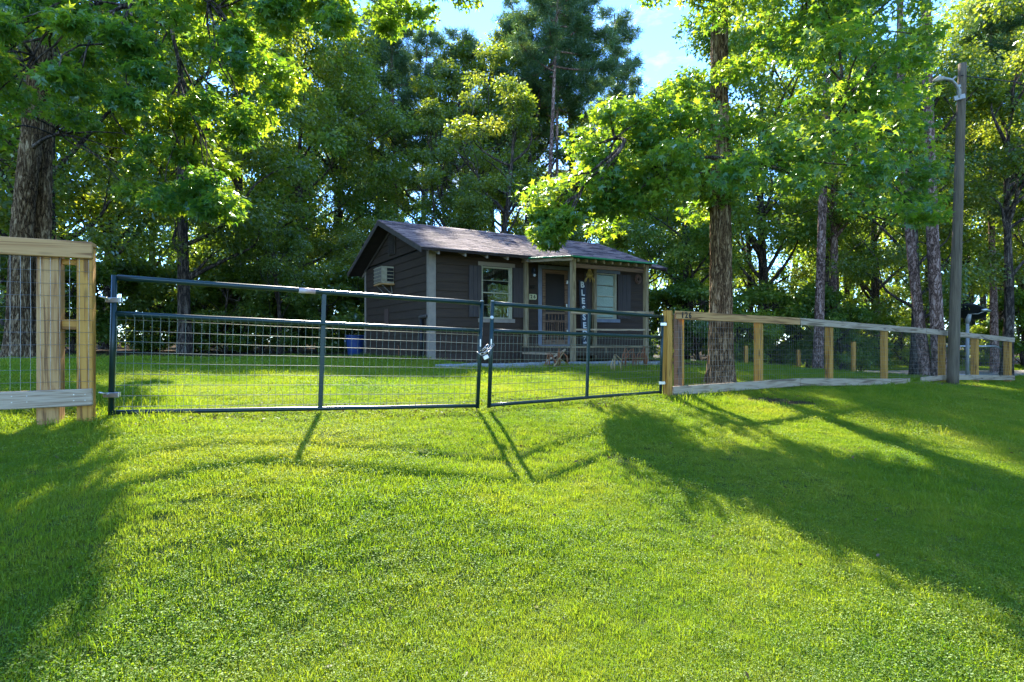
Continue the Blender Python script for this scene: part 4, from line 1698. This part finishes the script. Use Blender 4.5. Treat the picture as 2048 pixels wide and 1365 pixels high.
def near_tree(name, label, trunks, sprays, nleaf, lsize, m, hubs, limbr=.09):
    base = trunks[0][0][0]
    t = thing(name, label, 'tree', base)
    for path, rad, dep, seed in trunks:
        v, f = ridged_trunk(path, rad, 110, 260, .42, dep, seed)
        me = merge_mesh('trunk', [(v, f)], base)
        put('trunk', me, M['bark'], t, base)
    # limbs: from hub points to groups of sprays, then twigs
    parts = []
    hubs_ = [Vector(h) for h in hubs]
    C = sprays[:, :3]
    # secondary nodes: cluster sprays crudely
    k = max(6, len(C) // 9)
    nodes = C[rng.choice(len(C), k, replace=False)].copy()
    for _ in range(4):
        d = ((C[:, None] - nodes[None]) ** 2).sum(-1)
        a = d.argmin(1)
        for i in range(k):
            if (a == i).any():
                nodes[i] = C[a == i].mean(0)
    for i in range(k):
        nd = Vector(nodes[i])
        h = min(hubs_, key=lambda q: (q - nd).length + max(0, (q.z - nd.z)) * .6)
        inner = nd.lerp(h, .25)
        L_ = (inner - h).length
        pts = wander(h, inner, 8, .05, .08)
        r0 = min(limbr, .02 + .013 * L_)
        parts.append(tube_np(pts, [r0 * (1 - .75 * q / 8) for q in range(9)], 7))
        for j in np.where(a == i)[0]:
            sp = Vector(C[j])
            st_ = pts[random.choice([5, 6, 7, 8])]
            parts.append(tube_np(wander(st_, sp, 5, .06, .05), [.018 * (1 - .8 * q / 5) + .003 for q in range(6)], 5))
    put('limbs', merge_mesh('limbs', parts, base), M['farbark'], t, base)
    me = crown_mesh('crown', C - np.array(tuple(base)), sprays[:, 3], nleaf, lsize, STAR, .55, .8, .55, .6)
    o = put('crown', me, m, t, base)
    return t


# left sweetgum pair
lb0 = P(38, 716, 13.2)
lb0.z = hz(lb0.x, lb0.y) - .05
lb1 = P(78, 714, 13.6)
lb1.z = hz(lb1.x, lb1.y) - .05
pathA = [lb0, P(38, 600, 13.2), P(44, 450, 13.2), P(60, 300, 13.2), P(78, 150, 13.2), P(95, 0, 13.2), P(110, -250, 13.2), P(120, -500, 13.3)]
pathB = [lb1, P(80, 600, 13.6), P(86, 450, 13.6), P(88, 300, 13.6), P(92, 200, 13.6), P(90, 50, 13.6), P(80, -200, 13.7), P(70, -420, 13.7)]
spr = np.concatenate([
    profile_sprays(150, [-260, 0, 60, 130, 250, 330, 420, 520, 560, 600], [-300, -300, -300, -280, -250, -200, -180, -120, -60, -40], [300, 270, 190, 260, 390, 410, 390, 330, 180, 20],
                   [8.5, 8.2, 8.2, 8.2, 8.6, 9, 9, 9, 9, 9], [15, 15, 15, 14.5, 13, 12.5, 11.5, 11, 10, 10], gaps=((225, 440, 45, 50), (230, 280, 35, 30)), rmin=.28, rmax=.5),
    profile_sprays(22, [560, 640, 720, 800, 900, 960], [-160, -160, -150, -150, -100, -60], [60, 70, 90, 40, 15, -5], [9, 9, 9, 9, 9, 9], [11, 11, 11, 11, 11, 11], rmin=.3, rmax=.45),
    profile_sprays(16, [-60, 60, 200, 300], [-20, -20, 0, 30], [170, 190, 240, 260], [7.8, 7.8, 8, 8.3], [9, 9, 9, 9.2], rmin=.28, rmax=.42),
    profile_sprays(8, [330, 420, 460], [380, 370, 380], [440, 440, 430], [9.5, 9.5, 9.5], [11, 11, 11], rmin=.25, rmax=.4)])
near_tree('sweetgum_tree', 'big twin trunked tree with star shaped leaves behind the left fence', [(pathA, [.27, .215, .20, .195, .20, .17, .12, .06], .022, 1.0), (pathB, [.20, .165, .16, .155, .16, .13, .10, .05], .018, 2.3)],
          spr, 200, .15, M['gumleaf'], [pathA[3], pathA[4], pathA[5], pathA[6], pathB[4], pathB[5], pathB[6], P(200, -100, 11.5), P(330, -60, 10.5)])

# right sweetgum
rb = P(1442, 762, 11.2)
rb.z = hz(rb.x, rb.y) - .05
pathR = [rb, P(1442, 700, 11.2), P(1442, 600, 11.2), P(1441, 450, 11.2), P(1440, 330, 11.2), P(1438, 150, 11.2), P(1440, 0, 11.2), P(1445, -250, 11.2), P(1450, -480, 11.2)]
spr = np.concatenate([
    profile_sprays(78, [1050, 1100, 1180, 1240, 1300, 1400], [410, 360, 280, 185, 210, 130], [450, 470, 470, 440, 430, 440], [10.0, 10.0, 9.8, 9.6, 9.4, 9.0], [12, 12, 12, 12, 12.2, 12.5], rmin=.32, rmax=.6),
    profile_sprays(12, [1075, 1110, 1140], [430, 430, 430], [485, 490, 450], [9.6, 9.6, 9.6], [10.4, 10.4, 10.4], rmin=.18, rmax=.28),
    profile_sprays(20, [1300, 1340, 1400, 1470], [-200, -300, -400, -400], [20, 40, 110, 200], [9.5, 9.5, 9.2, 9], [12, 12, 12, 12], gaps=((1345, 120, 60, 60),), rmin=.3, rmax=.5),
    profile_sprays(135, [1400, 1480, 1560, 1700, 1790, 1850], [-200, -260, -280, -260, -200, 40], [430, 400, 380, 390, 450, 440], [8.4, 8.0, 7.8, 8.0, 8.4, 9], [13, 13, 13, 13, 13, 13], gaps=((1540, 190, 75, 70), (1440, 50, 55, 80), (1505, 560, 60, 60)), rmin=.32, rmax=.6)])
near_tree('sweetgum_tree', 'large straight trunked tree with star shaped leaves behind the 126 rail', [(pathR, [.255, .225, .205, .19, .18, .155, .14, .09, .05], .02, .4)],
          spr, 185, .14, M['gumleaf'], [pathR[3], pathR[4], pathR[5], pathR[6], pathR[7], P(1560, 250, 10.6), P(1680, 200, 10.2), P(1330, 330, 10), P(1250, 280, 9.6), P(1560, -60, 10.6)], .10)


# ------------------------------------------------------------------ woodland trees
def hardwood_mesh(seed, h, rad, nclus, nleaf, lsize, base_frac=.3, sparse=1.0):
    global rng
    rng = np.random.default_rng(seed)
    random.seed(seed)
    top = Vector((random.uniform(-.6, .6), random.uniform(-.6, .6), h * .93))
    tr = wander((0, 0, -.15), top, 9, .02)
    r0 = h * .0135 + .03
    parts = [tube_np(tr, [r0 * (1.25 if i == 0 else 1 - .9 * i / 9) for i in range(10)], 10)]
    cs = []
    while len(cs) < nclus:
        u = rng.random() ** .8
        zf = base_frac + (1 - base_frac) * u
        env = rad * (math.sin(math.pi * min(.98, .12 + .8 * u)) ** .6)
        a = rng.uniform(0, 2 * np.pi)
        rr = env * rng.uniform(.25, 1) ** .6
        cs.append((rr * math.cos(a), rr * math.sin(a), zf * h, rng.uniform(.55, 1.05) * rad / 3.2))
    cs = np.array(cs)
    nb = min(16, nclus)
    for i in range(nb):
        c = Vector(cs[i, :3])
        zs = max(h * base_frac * .7, c.z - (Vector((c.x, c.y, 0)).length) * .8)
        t = min(8, int(zs / h * 9))
        st_ = tr[t].lerp(tr[t + 1], (zs / h * 9) - t)
        pts = wander(st_, c, 6, .07, .05)
        parts.append(tube_np(pts, [r0 * .36 * (1 - .8 * q / 6) for q in range(7)], 5))
        for j in range(3):
            k_ = rng.integers(nb, nclus) if nclus > nb else 0
            c2 = Vector(cs[k_, :3])
            if (c2 - c).length < rad * 1.1:
                parts.append(tube_np(wander(pts[3], c2, 4, .08), [.03 * (1 - .8 * q / 4) for q in range(5)], 4))
    tm = merge_mesh('trunk', parts)
    cmh = crown_mesh('crown', cs[:, :3], cs[:, 3], nleaf, lsize, RHOMB, .62, .75, .6, .5)
    return tm, cmh


def pine_mesh(seed, h, crown_from, spread, nbr, tuft=26, nd=.27, rf=1.0):
    global rng
    rng = np.random.default_rng(seed)
    random.seed(seed)
    top = Vector((random.uniform(-.8, .8), random.uniform(-.5, .5), h))
    tr = wander((0, 0, -.15), top, 12, .008)
    r0 = (h * .0085 + .05) * rf
    parts = [tube_np(tr, [r0 * (1.15 if i == 0 else 1 - .82 * i / 12) for i in range(13)], 12)]
    tp, tdv = [], []
    for i in range(nbr):
        u = (i + .5) / nbr
        zz = h * (crown_from + (1 - crown_from) * u)
        a = i * 2.4 + random.uniform(-.4, .4)
        Lb = spread * (1 - u * .75) * random.uniform(.6, 1.1)
        t = min(11, int(zz / h * 12))
        s = tr[t].lerp(tr[t + 1], zz / h * 12 - t)
        e = s + Vector((math.cos(a) * Lb, math.sin(a) * Lb, Lb * random.uniform(-.05, .45)))
        pts = wander(s, e, 6, .06, -.05)
        parts.append(tube_np(pts, [.05 * (1 - .75 * q / 6) * (1.3 - u) + .008 for q in range(7)], 5))
        nt = int(16 + Lb * 11)
        for j in range(nt):
            f = random.uniform(.35, 1.02)
            q = min(5, int(f * 6))
            p = pts[q].lerp(pts[q + 1], min(1, f * 6 - q))
            p = p + Vector((random.gauss(0, 1), random.gauss(0, 1), random.gauss(0, .6))) * .30 * (1.2 - .3 * f)
            tp.append(tuple(p))
            dd = (p - s).normalized() + Vector((0, 0, .5))
            tdv.append(tuple(dd))
    tp, tdv = np.array(tp), np.array(tdv)
    p = np.repeat(tp, tuft, 0)
    d = unit(np.repeat(tdv, tuft, 0)) * .7 + unit(rng.normal(size=p.shape)) * .9
    p = p + rng.normal(size=p.shape) * .10
    nm = rng.normal(size=p.shape)
    sz = nd * rng.uniform(.8, 1.5, len(p))
    tmpl = (np.array([(0, -.055, 0), (0, .055, 0), (1, .02, 0), (1, -.02, 0)], float), np.array([(0, 1, 2, 3)]))
    nmesh = leaves('crown', p, nm, sz, tmpl, d)
    return merge_mesh('trunk', parts), nmesh


VAR = {}


def variant(key, builder, mats):
    tm, cmh = builder
    tm.materials.append(mats[0])
    cmh.materials.append(mats[1])
    VAR[key] = (tm, cmh)


variant('A', hardwood_mesh(11, 13, 3.6, 76, 380, .145), (M['farbark'], M['leaf_a']))
variant('B', hardwood_mesh(12, 15, 4.0, 80, 380, .14, .22), (M['farbark'], M['leaf_b']))
variant('C', hardwood_mesh(13, 11, 3.3, 70, 440, .14, .2), (M['farbark'], M['leaf_c']))
variant('D', hardwood_mesh(14, 9, 2.9, 60, 420, .135, .08), (M['farbark'], M['leaf_b']))
variant('E', hardwood_mesh(15, 13, 2.6, 36, 330, .14, .33), (M['farbark'], M['leaf_b']))
variant('F', hardwood_mesh(16, 16, 4.2, 60, 380, .13, .5), (M['pinebark'], M['leaf_a']))
variant('P', pine_mesh(21, 25, .42, 4.2, 46), (M['pinebark'], M['needle']))
variant('Q', pine_mesh(22, 26, .62, 4.0, 34, rf=.68), (M['pinebark'], M['needle']))
variant('S', hardwood_mesh(31, 3.2, 1.9, 34, 330, .14, .06), (M['farbark'], M['leaf_b']))
variant('T', hardwood_mesh(32, 3.4, 1.8, 34, 330, .14, .06), (M['farbark'], M['leaf_a']))
variant('U', hardwood_mesh(33, 2.6, 1.7, 30, 300, .13, .06), (M['farbark'], M['leaf_c']))
rng = np.random.default_rng(99)
random.seed(99)


def tree(kind, px, Y, scale, label, name, cat, group, rot=None, lean=0.0, tilt=0.0, zs=1.0):
    x = (px - 1024) / FPX * Y
    z = hz(x, Y)
    r = random.uniform(0, 6.28) if rot is None else rot
    t = thing(name, label, cat, (x, Y, z), 0, group, off=(0, 0, 0))
    t.rotation_euler = Matrix.Rotation(R(lean), 3, 'Y').to_euler()
    tm, cmh = VAR[kind]
    for nm, me in (('trunk', tm), ('crown', cmh)):
        o = bpy.data.objects.new(nm, me)
        COL.objects.link(o)
        o.parent = t
        o.rotation_euler = (0, 0, r)
        o.scale = (scale, scale, scale * zs)
    return t


G1, G2, G3 = 'hardwoods of the wood round the cabin', 'pines of the wood round the cabin', 'shrubs along the edge of the wood'
TREES = [
    # pines
    ('P', 795, 40, 0.93, 'tall pine seen above the left end of the cabin roof', 1),
    ('Q', 1070, 33, .98, 'tallest bare trunked pine above the middle of the cabin roof', 1, 2.2),
    ('P', 1150, 40, 1.05, 'dark bushy pine just right of the tallest bare trunked pine', 1),
    ('P', 1225, 44, 1.0, 'dark pine showing against blue sky above the porch', 1),
    ('Q', 870, 46, .95, 'distant thin pine between the two pines over the roof', 1),
    ('Q', 1855, 17.2, .8, 'slim pale barked pine just left of the red barked pine', 1),
    ('Q', 1881, 17.0, .98, 'red plated pine trunk right behind the utility pole', 1),
    ('Q', 1636, 20.5, .95, 'leaning brown pine trunk behind the long rail', 1, 3.0),
    ('P', 2000, 36, .95, 'pine with browning needles in the upper right corner', 1),
    ('Q', 690, 48, .92, 'faint far pine left of the cabin roof peak', 1),
    ('P', 1990, 24, .62, 'light green young pine right of the utility pole', 1),
    ('P', 915, 45, .95, 'pine filling the sky left of the tallest bare trunked pine', 1),
    ('P', 1000, 43, 1.0, 'dark pine right behind the tall airy tree over the roof middle', 1),
    ('P', 745, 46, 1.08, 'far pine above the cabin gable peak', 1),
    ('Q', 1120, 37, .93, 'slim pine close right of the tallest bare trunked pine', 1),
    ('E', 830, 38, 1.35, 'tall airy tree over the left third of the cabin roof', 0),
    ('E', 945, 38, 1.42, 'tall airy tree over the middle of the cabin roof', 0),
    ('E', 985, 46, 1.9, 'tallest airy tree far behind the middle of the cabin roof', 0),
    ('E', 1045, 40, 1.6, 'tall airy tree just left of the tallest bare trunked pine', 0),
    ('E', 655, 36, 1.6, 'tall airy tree left of the cabin gable', 0),
    # hardwoods behind and left
    ('E', 985, 27, .98, 'slender forked tree with sparse dark leaves over the roof ridge', 0),
    ('E', 905, 31, 1.0, 'thin dark leaved tree left of the slender forked tree', 0),
    ('D', 880, 26, .86, 'round dark leaved tree right behind the cabin roof', 0),
    ('D', 1085, 27, .72, 'low dark tree behind the middle of the roof ridge', 0),
    ('A', 690, 34, 1.22, 'tall mid green tree left behind the cabin gable', 0),
    ('B', 600, 31, 1.12, 'wide dark tree left of the cabin between gate rails and sky', 0),
    ('B', 370, 20.5, 1.00, 'tree with thick brown trunk behind the left gate leaf', 0),
    ('A', 470, 27, 1.35, 'leafy tree right of the thick brown trunk', 0),
    ('C', 520, 36, 1.20, 'yellow green tree far behind the left gate leaf', 0),
    ('B', 105, 17, 0.95, 'dark trunked tree behind the two left fence posts', 0),
    ('A', 215, 25, 1.45, 'green tree seen between left fence and gate post', 0),
    ('C', 10, 24, 1.50, 'bright green tree at the left edge behind the twin trunks', 0),
    ('B', -90, 20, 1.20, 'dark tree on the far left beyond the twin trunks', 0),
    ('A', 300, 38, 1.25, 'far leafy tree above the middle of the left gate leaf', 0),
    ('B', 130, 34, 1.15, 'far dark tree showing above the left rail', 0),
    ('A', 770, 52, 1.15, 'far tall leafy tree behind the pine over the gable', 0),
    ('B', 620, 50, 1.15, 'far dark tree left of the gable pine', 0),
    ('B', 1010, 50, 1.25, 'far dark tree behind the slender forked tree', 0),
    ('D', 740, 25.5, .62, 'small dark tree just left of the cabin gable', 0),
    ('D', 560, 22.5, .62, 'small dark understorey tree behind the left gate leaf middle', 0),
    # right side
    ('C', 1180, 31, .80, 'bright yellow green tree above the porch roof', 0),
    ('C', 1300, 29, .78, 'bright tree directly right of the cabin roof end', 0),
    ('A', 1370, 24, 0.85, 'green tree with dark thin trunk left of the big straight trunk', 0),
    ('C', 1500, 34, 1.30, 'yellow green tree right of the big straight trunk', 0),
    ('A', 1535, 25, 1.20, 'tree with thin dark trunk between big trunk and leaning pine', 0),
    ('F', 1675, 23, .85, 'tree with pale straight trunk right of the leaning pine', 0),
    ('E', 1655, 27, .9, 'thin tree with dark trunk behind the leaning pine', 0),
    ('A', 1760, 29, 1.15, 'leafy green tree behind the right half of the long rail', 0),
    ('B', 1830, 20, .72, 'tree with very dark trunk left of the slim pine', 0),
    ('C', 1700, 42, 1.35, 'far bright tree behind the long rail', 0),
    ('E', 2012, 19.5, .85, 'mottled trunk tree leaning at the right end of the fence', 0, 3.5),
    ('A', 1945, 31, 1.40, 'leafy tree beyond the lane behind the satellite dish', 0),
    ('C', 2060, 33, 1.60, 'bright tree beyond the lane at the right edge', 0),
    ('B', 2120, 24, 1.20, 'dark tree just outside the right end of the fence', 0),
    ('A', 1240, 48, 1.05, 'far leafy tree behind the dark pine above the porch', 0),
    ('A', 1430, 46, 1.20, 'far leafy tree hidden behind the big straight trunk', 0),
    ('B', 1850, 44, 1.25, 'far dark tree behind the pair of pines', 0),
]
for row in TREES:
    k, px, Y, s, lb, pi = row[:6]
    tree(k, px, Y, s, lb, ('pine_tree' if pi else 'hardwood_tree'), 'tree', G2 if pi else G1, lean=(row[6] if len(row) > 6 else random.uniform(-1, 1)))

SH = [
    ('S', -40, 17.5, 1.0, 'dark shrub left of the twin trunks'), ('T', 140, 20, .9, 'green shrub between the left fence posts and the gate'),
    ('S', 230, 22, 1.05, 'dark shrub behind the gate hinge post'), ('S', 310, 23, 1.0, 'dark shrub left of the thick brown trunk'),
    ('T', 400, 24, 1.05, 'green shrub right behind the thick brown trunk'), ('S', 450, 22.5, .95, 'dark shrub a little right of the thick brown trunk'),
    ('S', 520, 24, 1.1, 'tall dark shrub left of the left gate brace'), ('T', 590, 25, 1.0, 'green shrub just left of the left gate brace'),
    ('S', 650, 24, 1.05, 'dark shrub directly behind the left gate brace'), ('S', 700, 26, .95, 'dark shrub behind the blue bin'),
    ('T', 1345, 24, .95, 'leafy shrub directly right of the porch'), ('T', 1400, 22.5, .90, 'leafy shrub left of the big straight trunk'),
    ('U', 1480, 22, .85, 'bright shrub right of the big straight trunk'), ('T', 1545, 23, .95, 'leafy shrub behind the first yellow post of the long rail'),
    ('T', 1610, 23, .95, 'green shrub left of the leaning pine trunk'), ('T', 1680, 21.5, .72, 'leafy shrub right of the leaning pine trunk'),
    ('T', 1720, 22.5, .66, 'green shrub by the rightmost little fence post'), ('U', 1760, 33, 1.2, 'bright shrub beyond the lane under the leafy tree'),
    ('U', 1800, 30, .9, 'bright shrub beyond the lane left of the pines'), ('U', 1960, 29.5, .85, 'bright round shrub beyond the lane below the dish'),
    ('T', 2050, 29, 1.1, 'green shrub beyond the lane at the right edge'), ('S', 1890, 33, 1.2, 'dark shrub beyond the lane behind the pole'),
]
for k, px, Y, s, lb in SH:
    tree(k, px, Y, s, lb, 'shrub', 'shrub', G3)


# far wood: one mass
def far_wood():
    n = 170
    az = rng.uniform(R(-75), R(110), n)
    Yd = rng.uniform(52, 85, n)
    dd = np.where(az > R(48), rng.uniform(32, 55, n), Yd)
    cx, cy = np.sin(az) * dd, np.cos(az) * dd
    hh = rng.uniform(9, 17, n)
    gap = np.exp(-((np.degrees(az) - 1) / 9) ** 2)
    hh = hh * (1 - .35 * gap)
    gz = H(cx, cy)
    C, Rd = [], []
    parts = []
    for i in range(n):
        m_ = 26
        u = rng.random(m_)
        rr = rng.uniform(1.2, 3.6, m_) * (1.1 - .5 * u)
        a = rng.uniform(0, 6.28, m_)
        C.append(np.c_[cx[i] + rr * np.cos(a), cy[i] + rr * np.sin(a), gz[i] + .6 + u * hh[i]])
        Rd.append(rng.uniform(.9, 1.7, m_))
        parts.append(tube_np([(cx[i], cy[i], gz[i] - .2), (cx[i] + rng.normal() * .3, cy[i], gz[i] + hh[i] * .5), (cx[i] + rng.normal() * .5, cy[i], gz[i] + hh[i])], [.28, .2, .05], 6))
    me = crown_mesh('far_wood', np.concatenate(C), np.concatenate(Rd), 26, .42, RHOMB, .8, .6, .6, .4)
    o = put('distant_wood', me, M['leaf_a'])
    props(o, 'distant mass of leafy trees closing off the view behind the cabin', 'wood', kind='stuff')
    props(put('distant_trunks', merge_mesh('distant_trunks', parts), M['farbark']), 'far trunks inside the distant wood', 'wood', kind='stuff')
    # understorey
    n = 300
    az = rng.uniform(R(-60), R(60), n)
    dd = rng.uniform(27, 46, n) / np.maximum(np.cos(az), .6)
    cx, cy = np.sin(az) * dd, np.cos(az) * dd
    keep = ~((cx > 8) & (cy < 31))
    cx, cy = cx[keep], cy[keep]
    gz = H(cx, cy)
    C = np.c_[cx, cy, gz + rng.uniform(.3, 2.6, len(cx))]
    me = crown_mesh('understorey', C, rng.uniform(.9, 1.6, len(cx)), 120, .22, RHOMB, .9, .6, .6, .4)
    props(put('undergrowth', me, M['leaf_b']), 'low leafy undergrowth under the trees', 'undergrowth', kind='stuff')


far_wood()


# ------------------------------------------------------------------ lawn
def grass_tuft(seed, n, h, spread, w, lean, name):
    r = np.random.default_rng(seed)
    base = r.normal(size=(n, 2)) * spread * .5
    hh = h * r.uniform(.5, 1.15, n)
    a = r.uniform(0, 2 * np.pi, n)
    d = np.c_[np.cos(a), np.sin(a)]
    ln = hh * r.uniform(.1, 1, n) * lean
    s = np.c_[-d[:, 1], d[:, 0]]
    sa = r.uniform(0, np.pi, n)
    s = np.c_[np.cos(sa), np.sin(sa)]
    ww = w * r.uniform(.6, 1.3, n)
    v = np.zeros((n, 5, 3))
    v[:, 0, :2] = base - s * ww[:, None] * .5
    v[:, 1, :2] = base + s * ww[:, None] * .5
    mid = base + d * (ln * .35)[:, None]
    v[:, 2, :2] = mid + s * ww[:, None] * .42
    v[:, 3, :2] = mid - s * ww[:, None] * .42
    v[:, 2, 2] = v[:, 3, 2] = hh * .6
    v[:, :2, 2] = -.008
    v[:, 4, :2] = base + d * ln[:, None]
    v[:, 4, 2] = hh * (1 - .25 * lean * r.random(n))
    me = bpy.data.meshes.new(name)
    fs = []
    for i in range(n):
        o = i * 5
        fs += [(o, o + 1, o + 2, o + 3), (o + 3, o + 2, o + 4)]
    me.from_pydata(v.reshape(-1, 3).tolist(), [], fs)
    me.materials.append(M['grass'])
    return me


def clover_tuft(seed, n, spread, size, name):
    r = np.random.default_rng(seed)
    pos = np.c_[r.normal(size=(n, 2)) * spread * .5, r.uniform(.012, .034, n)]
    nrm = r.normal(size=(n, 3)) * .45 + np.array([0, 0, 1])
    me = leaves(name, pos, nrm, size * r.uniform(.7, 1.3, n), OVAL, r.normal(size=(n, 3)))
    me.materials.append(M['clover'])
    return me


def instancer(name, pts, rots, scl, idx, meshes, label):
    me = bpy.data.meshes.new(name)
    me.vertices.add(len(pts))
    me.vertices.foreach_set('co', pts.astype(np.float32).ravel())
    for nm, ty, arr in (('rot', 'FLOAT_VECTOR', rots), ('scl', 'FLOAT', scl), ('idx', 'INT', idx)):
        at = me.attributes.new(nm, ty, 'POINT')
        at.data.foreach_set('vector' if ty == 'FLOAT_VECTOR' else 'value', arr.astype(np.int32 if ty == 'INT' else np.float32).ravel())
    o = bpy.data.objects.new(name, me)
    COL.objects.link(o)
    lib = bpy.data.collections.new(name + '_pieces')
    for i, m_ in enumerate(meshes):
        lib.objects.link(bpy.data.objects.new(f'{name}_piece_{i:02d}', m_))
    ng = bpy.data.node_groups.new(name, 'GeometryNodeTree')
    ng.interface.new_socket('Geometry', in_out='INPUT', socket_type='NodeSocketGeometry')
    ng.interface.new_socket('Geometry', in_out='OUTPUT', socket_type='NodeSocketGeometry')
    gi, go = ng.nodes.new('NodeGroupInput'), ng.nodes.new('NodeGroupOutput')
    mp_ = ng.nodes.new('GeometryNodeMeshToPoints')
    ip = ng.nodes.new('GeometryNodeInstanceOnPoints')
    ci = ng.nodes.new('GeometryNodeCollectionInfo')
    ci.inputs['Collection'].default_value = lib
    ci.inputs['Separate Children'].default_value = True
    ci.inputs['Reset Children'].default_value = True
    ip.inputs['Pick Instance'].default_value = True

    def attr(nm, ty):
        a = ng.nodes.new('GeometryNodeInputNamedAttribute')
        a.data_type = ty
        a.inputs['Name'].default_value = nm
        return a.outputs['Attribute']
    lk = ng.links
    lk.new(gi.outputs[0], mp_.inputs['Mesh'])
    lk.new(mp_.outputs['Points'], ip.inputs['Points'])
    lk.new(ci.outputs['Instances'], ip.inputs['Instance'])
    lk.new(attr('idx', 'INT'), ip.inputs['Instance Index'])
    e2r = ng.nodes.new('FunctionNodeEulerToRotation')
    lk.new(attr('rot', 'FLOAT_VECTOR'), e2r.inputs[0])
    lk.new(e2r.outputs[0], ip.inputs['Rotation'])
    lk.new(attr('scl', 'FLOAT'), ip.inputs['Scale'])
    lk.new(ip.outputs['Instances'], go.inputs[0])
    md = o.modifiers.new('scatter', 'NODES')
    md.node_group = ng
    props(o, label, 'grass', kind='stuff')
    return o


def lawn():
    P_, S_, I_ = [], [], []
    bands = [(1.6, 3.2, 950, 1.0), (3.2, 5.0, 720, 1.05), (5.0, 8.0, 380, 1.2), (8.0, 12.0, 230, 1.5), (12, 22, 110, 1.9)]
    for y0, y1, dens, sc in bands:
        hw = 1.02 * y1 + 1.0
        n = int((y1 - y0) * 2 * hw * dens)
        x = rng.uniform(-hw, hw, n)
        y = rng.uniform(y0, y1, n)
        keep = (np.abs(x) < 1.0 * y + 1.0) & (rng.random(n) < lawn_mask(x, y))
        x, y = x[keep], y[keep]
        z = H(x, y)
        P_.append(np.c_[x, y, z])
        tall = np.clip(np.sin(x * 1.1 + .5 * y) * np.cos(y * 1.4 - .4 * x) + .25 * (x < -1.2) + .3 * (y > 9), 0, 1)
        gl_ = np.interp(x, [-3.7, -.37, 2.5], [5.25, 7.05, 9.45])
        tall = tall - .6 * np.exp(-((y - gl_) / .45) ** 2) * (x > -3.3) * (x < 2.6)
        tall = np.maximum(tall, np.exp(-((x + 3.4) / .9) ** 2 - ((y - 5.1) / .5) ** 2) * 1.3)
        S_.append(sc * rng.uniform(.75, 1.25, len(x)) * (1 + .25 * tall))
        clov = np.clip(.5 + .5 * np.sin(x * 1.7 + 2 * np.sin(y * .9)) * np.cos(y * 1.1), .05, .95)
        near_short = rng.random(len(x)) < clov * np.where(y < 9, .42, .2)
        I_.append(np.where(near_short, rng.integers(0, 3, len(x)), np.where(rng.random(len(x)) < .02 + .12 * tall, 7, rng.integers(3, 7, len(x)))))
    # strip of grass beyond the lane
    n = 5000
    x = rng.uniform(14, 34, n)
    y = rng.uniform(26.6, 31, n)
    P_.append(np.c_[x, y, H(x, y)])
    S_.append(rng.uniform(3, 4.5, n))
    I_.append(rng.integers(3, 7, n))
    pts, scl, idx = np.concatenate(P_), np.concatenate(S_), np.concatenate(I_)
    rots = np.zeros((len(pts), 3))
    rots[:, 2] = rng.uniform(0, 6.28, len(pts))
    rots[:, 0] = rng.normal(size=len(pts)) * .12
    meshes = [clover_tuft(i, 60, .085, .0095, 'clover') for i in range(3)]
    meshes += [grass_tuft(10 + i, 90, .021, .085, .0022, 1.5, 'tuft') for i in range(4)]
    meshes += [grass_tuft(20, 22, .062, .05, .0036, 1.0, 'tall_tuft')]
    print('grass instances', len(pts))
    instancer('lawn_grass', pts, rots, scl, idx, meshes, 'short bright green lawn grass and clover covering the slope')


lawn()


def litter():
    n = 800
    y = rng.uniform(2.2, 14, n)
    x = rng.uniform(-1, 1, n) * (y + 1)
    # more near the gate line, tree feet and bed
    n2 = 1500
    t = rng.random(n2)
    gx = -3.4 + t * 6.2
    gy = 5.2 + t * 4.4 + rng.normal(size=n2) * .35
    n3 = 2500
    s = rng.uniform(-.5, 7.6, n3)
    e = rng.uniform(.1, 3.3, n3)
    bx_ = HO.x + HU[0] * s - HV[0] * e
    by_ = HO.y + HU[1] * s - HV[1] * e
    n4 = 900
    cx = np.where(rng.random(n4) < .4, 4.3, np.where(rng.random(n4) < .5, 10.9, -10.8)) + rng.normal(size=n4) * .7
    cy = np.where(cx > 8, 14.5, np.where(cx > 0, 9.8, 12.6)) + rng.normal(size=n4) * .35
    x = np.r_[x, gx, bx_, cx]
    y = np.r_[y, gy, by_, cy]
    p = np.c_[x, y, H(x, y) + rng.uniform(.012, .035, len(x))]
    # dry twigs and clippings
    me = leaves('fallen_leaves', p, rng.normal(size=p.shape) * .5 + np.array([0, 0, 1]), rng.uniform(.018, .045, len(x)), OVAL)
    props(put('fallen_leaves', me, M['litter']), 'scattered dry fallen leaves on the grass and soil', 'leaf litter', kind='stuff')


litter()
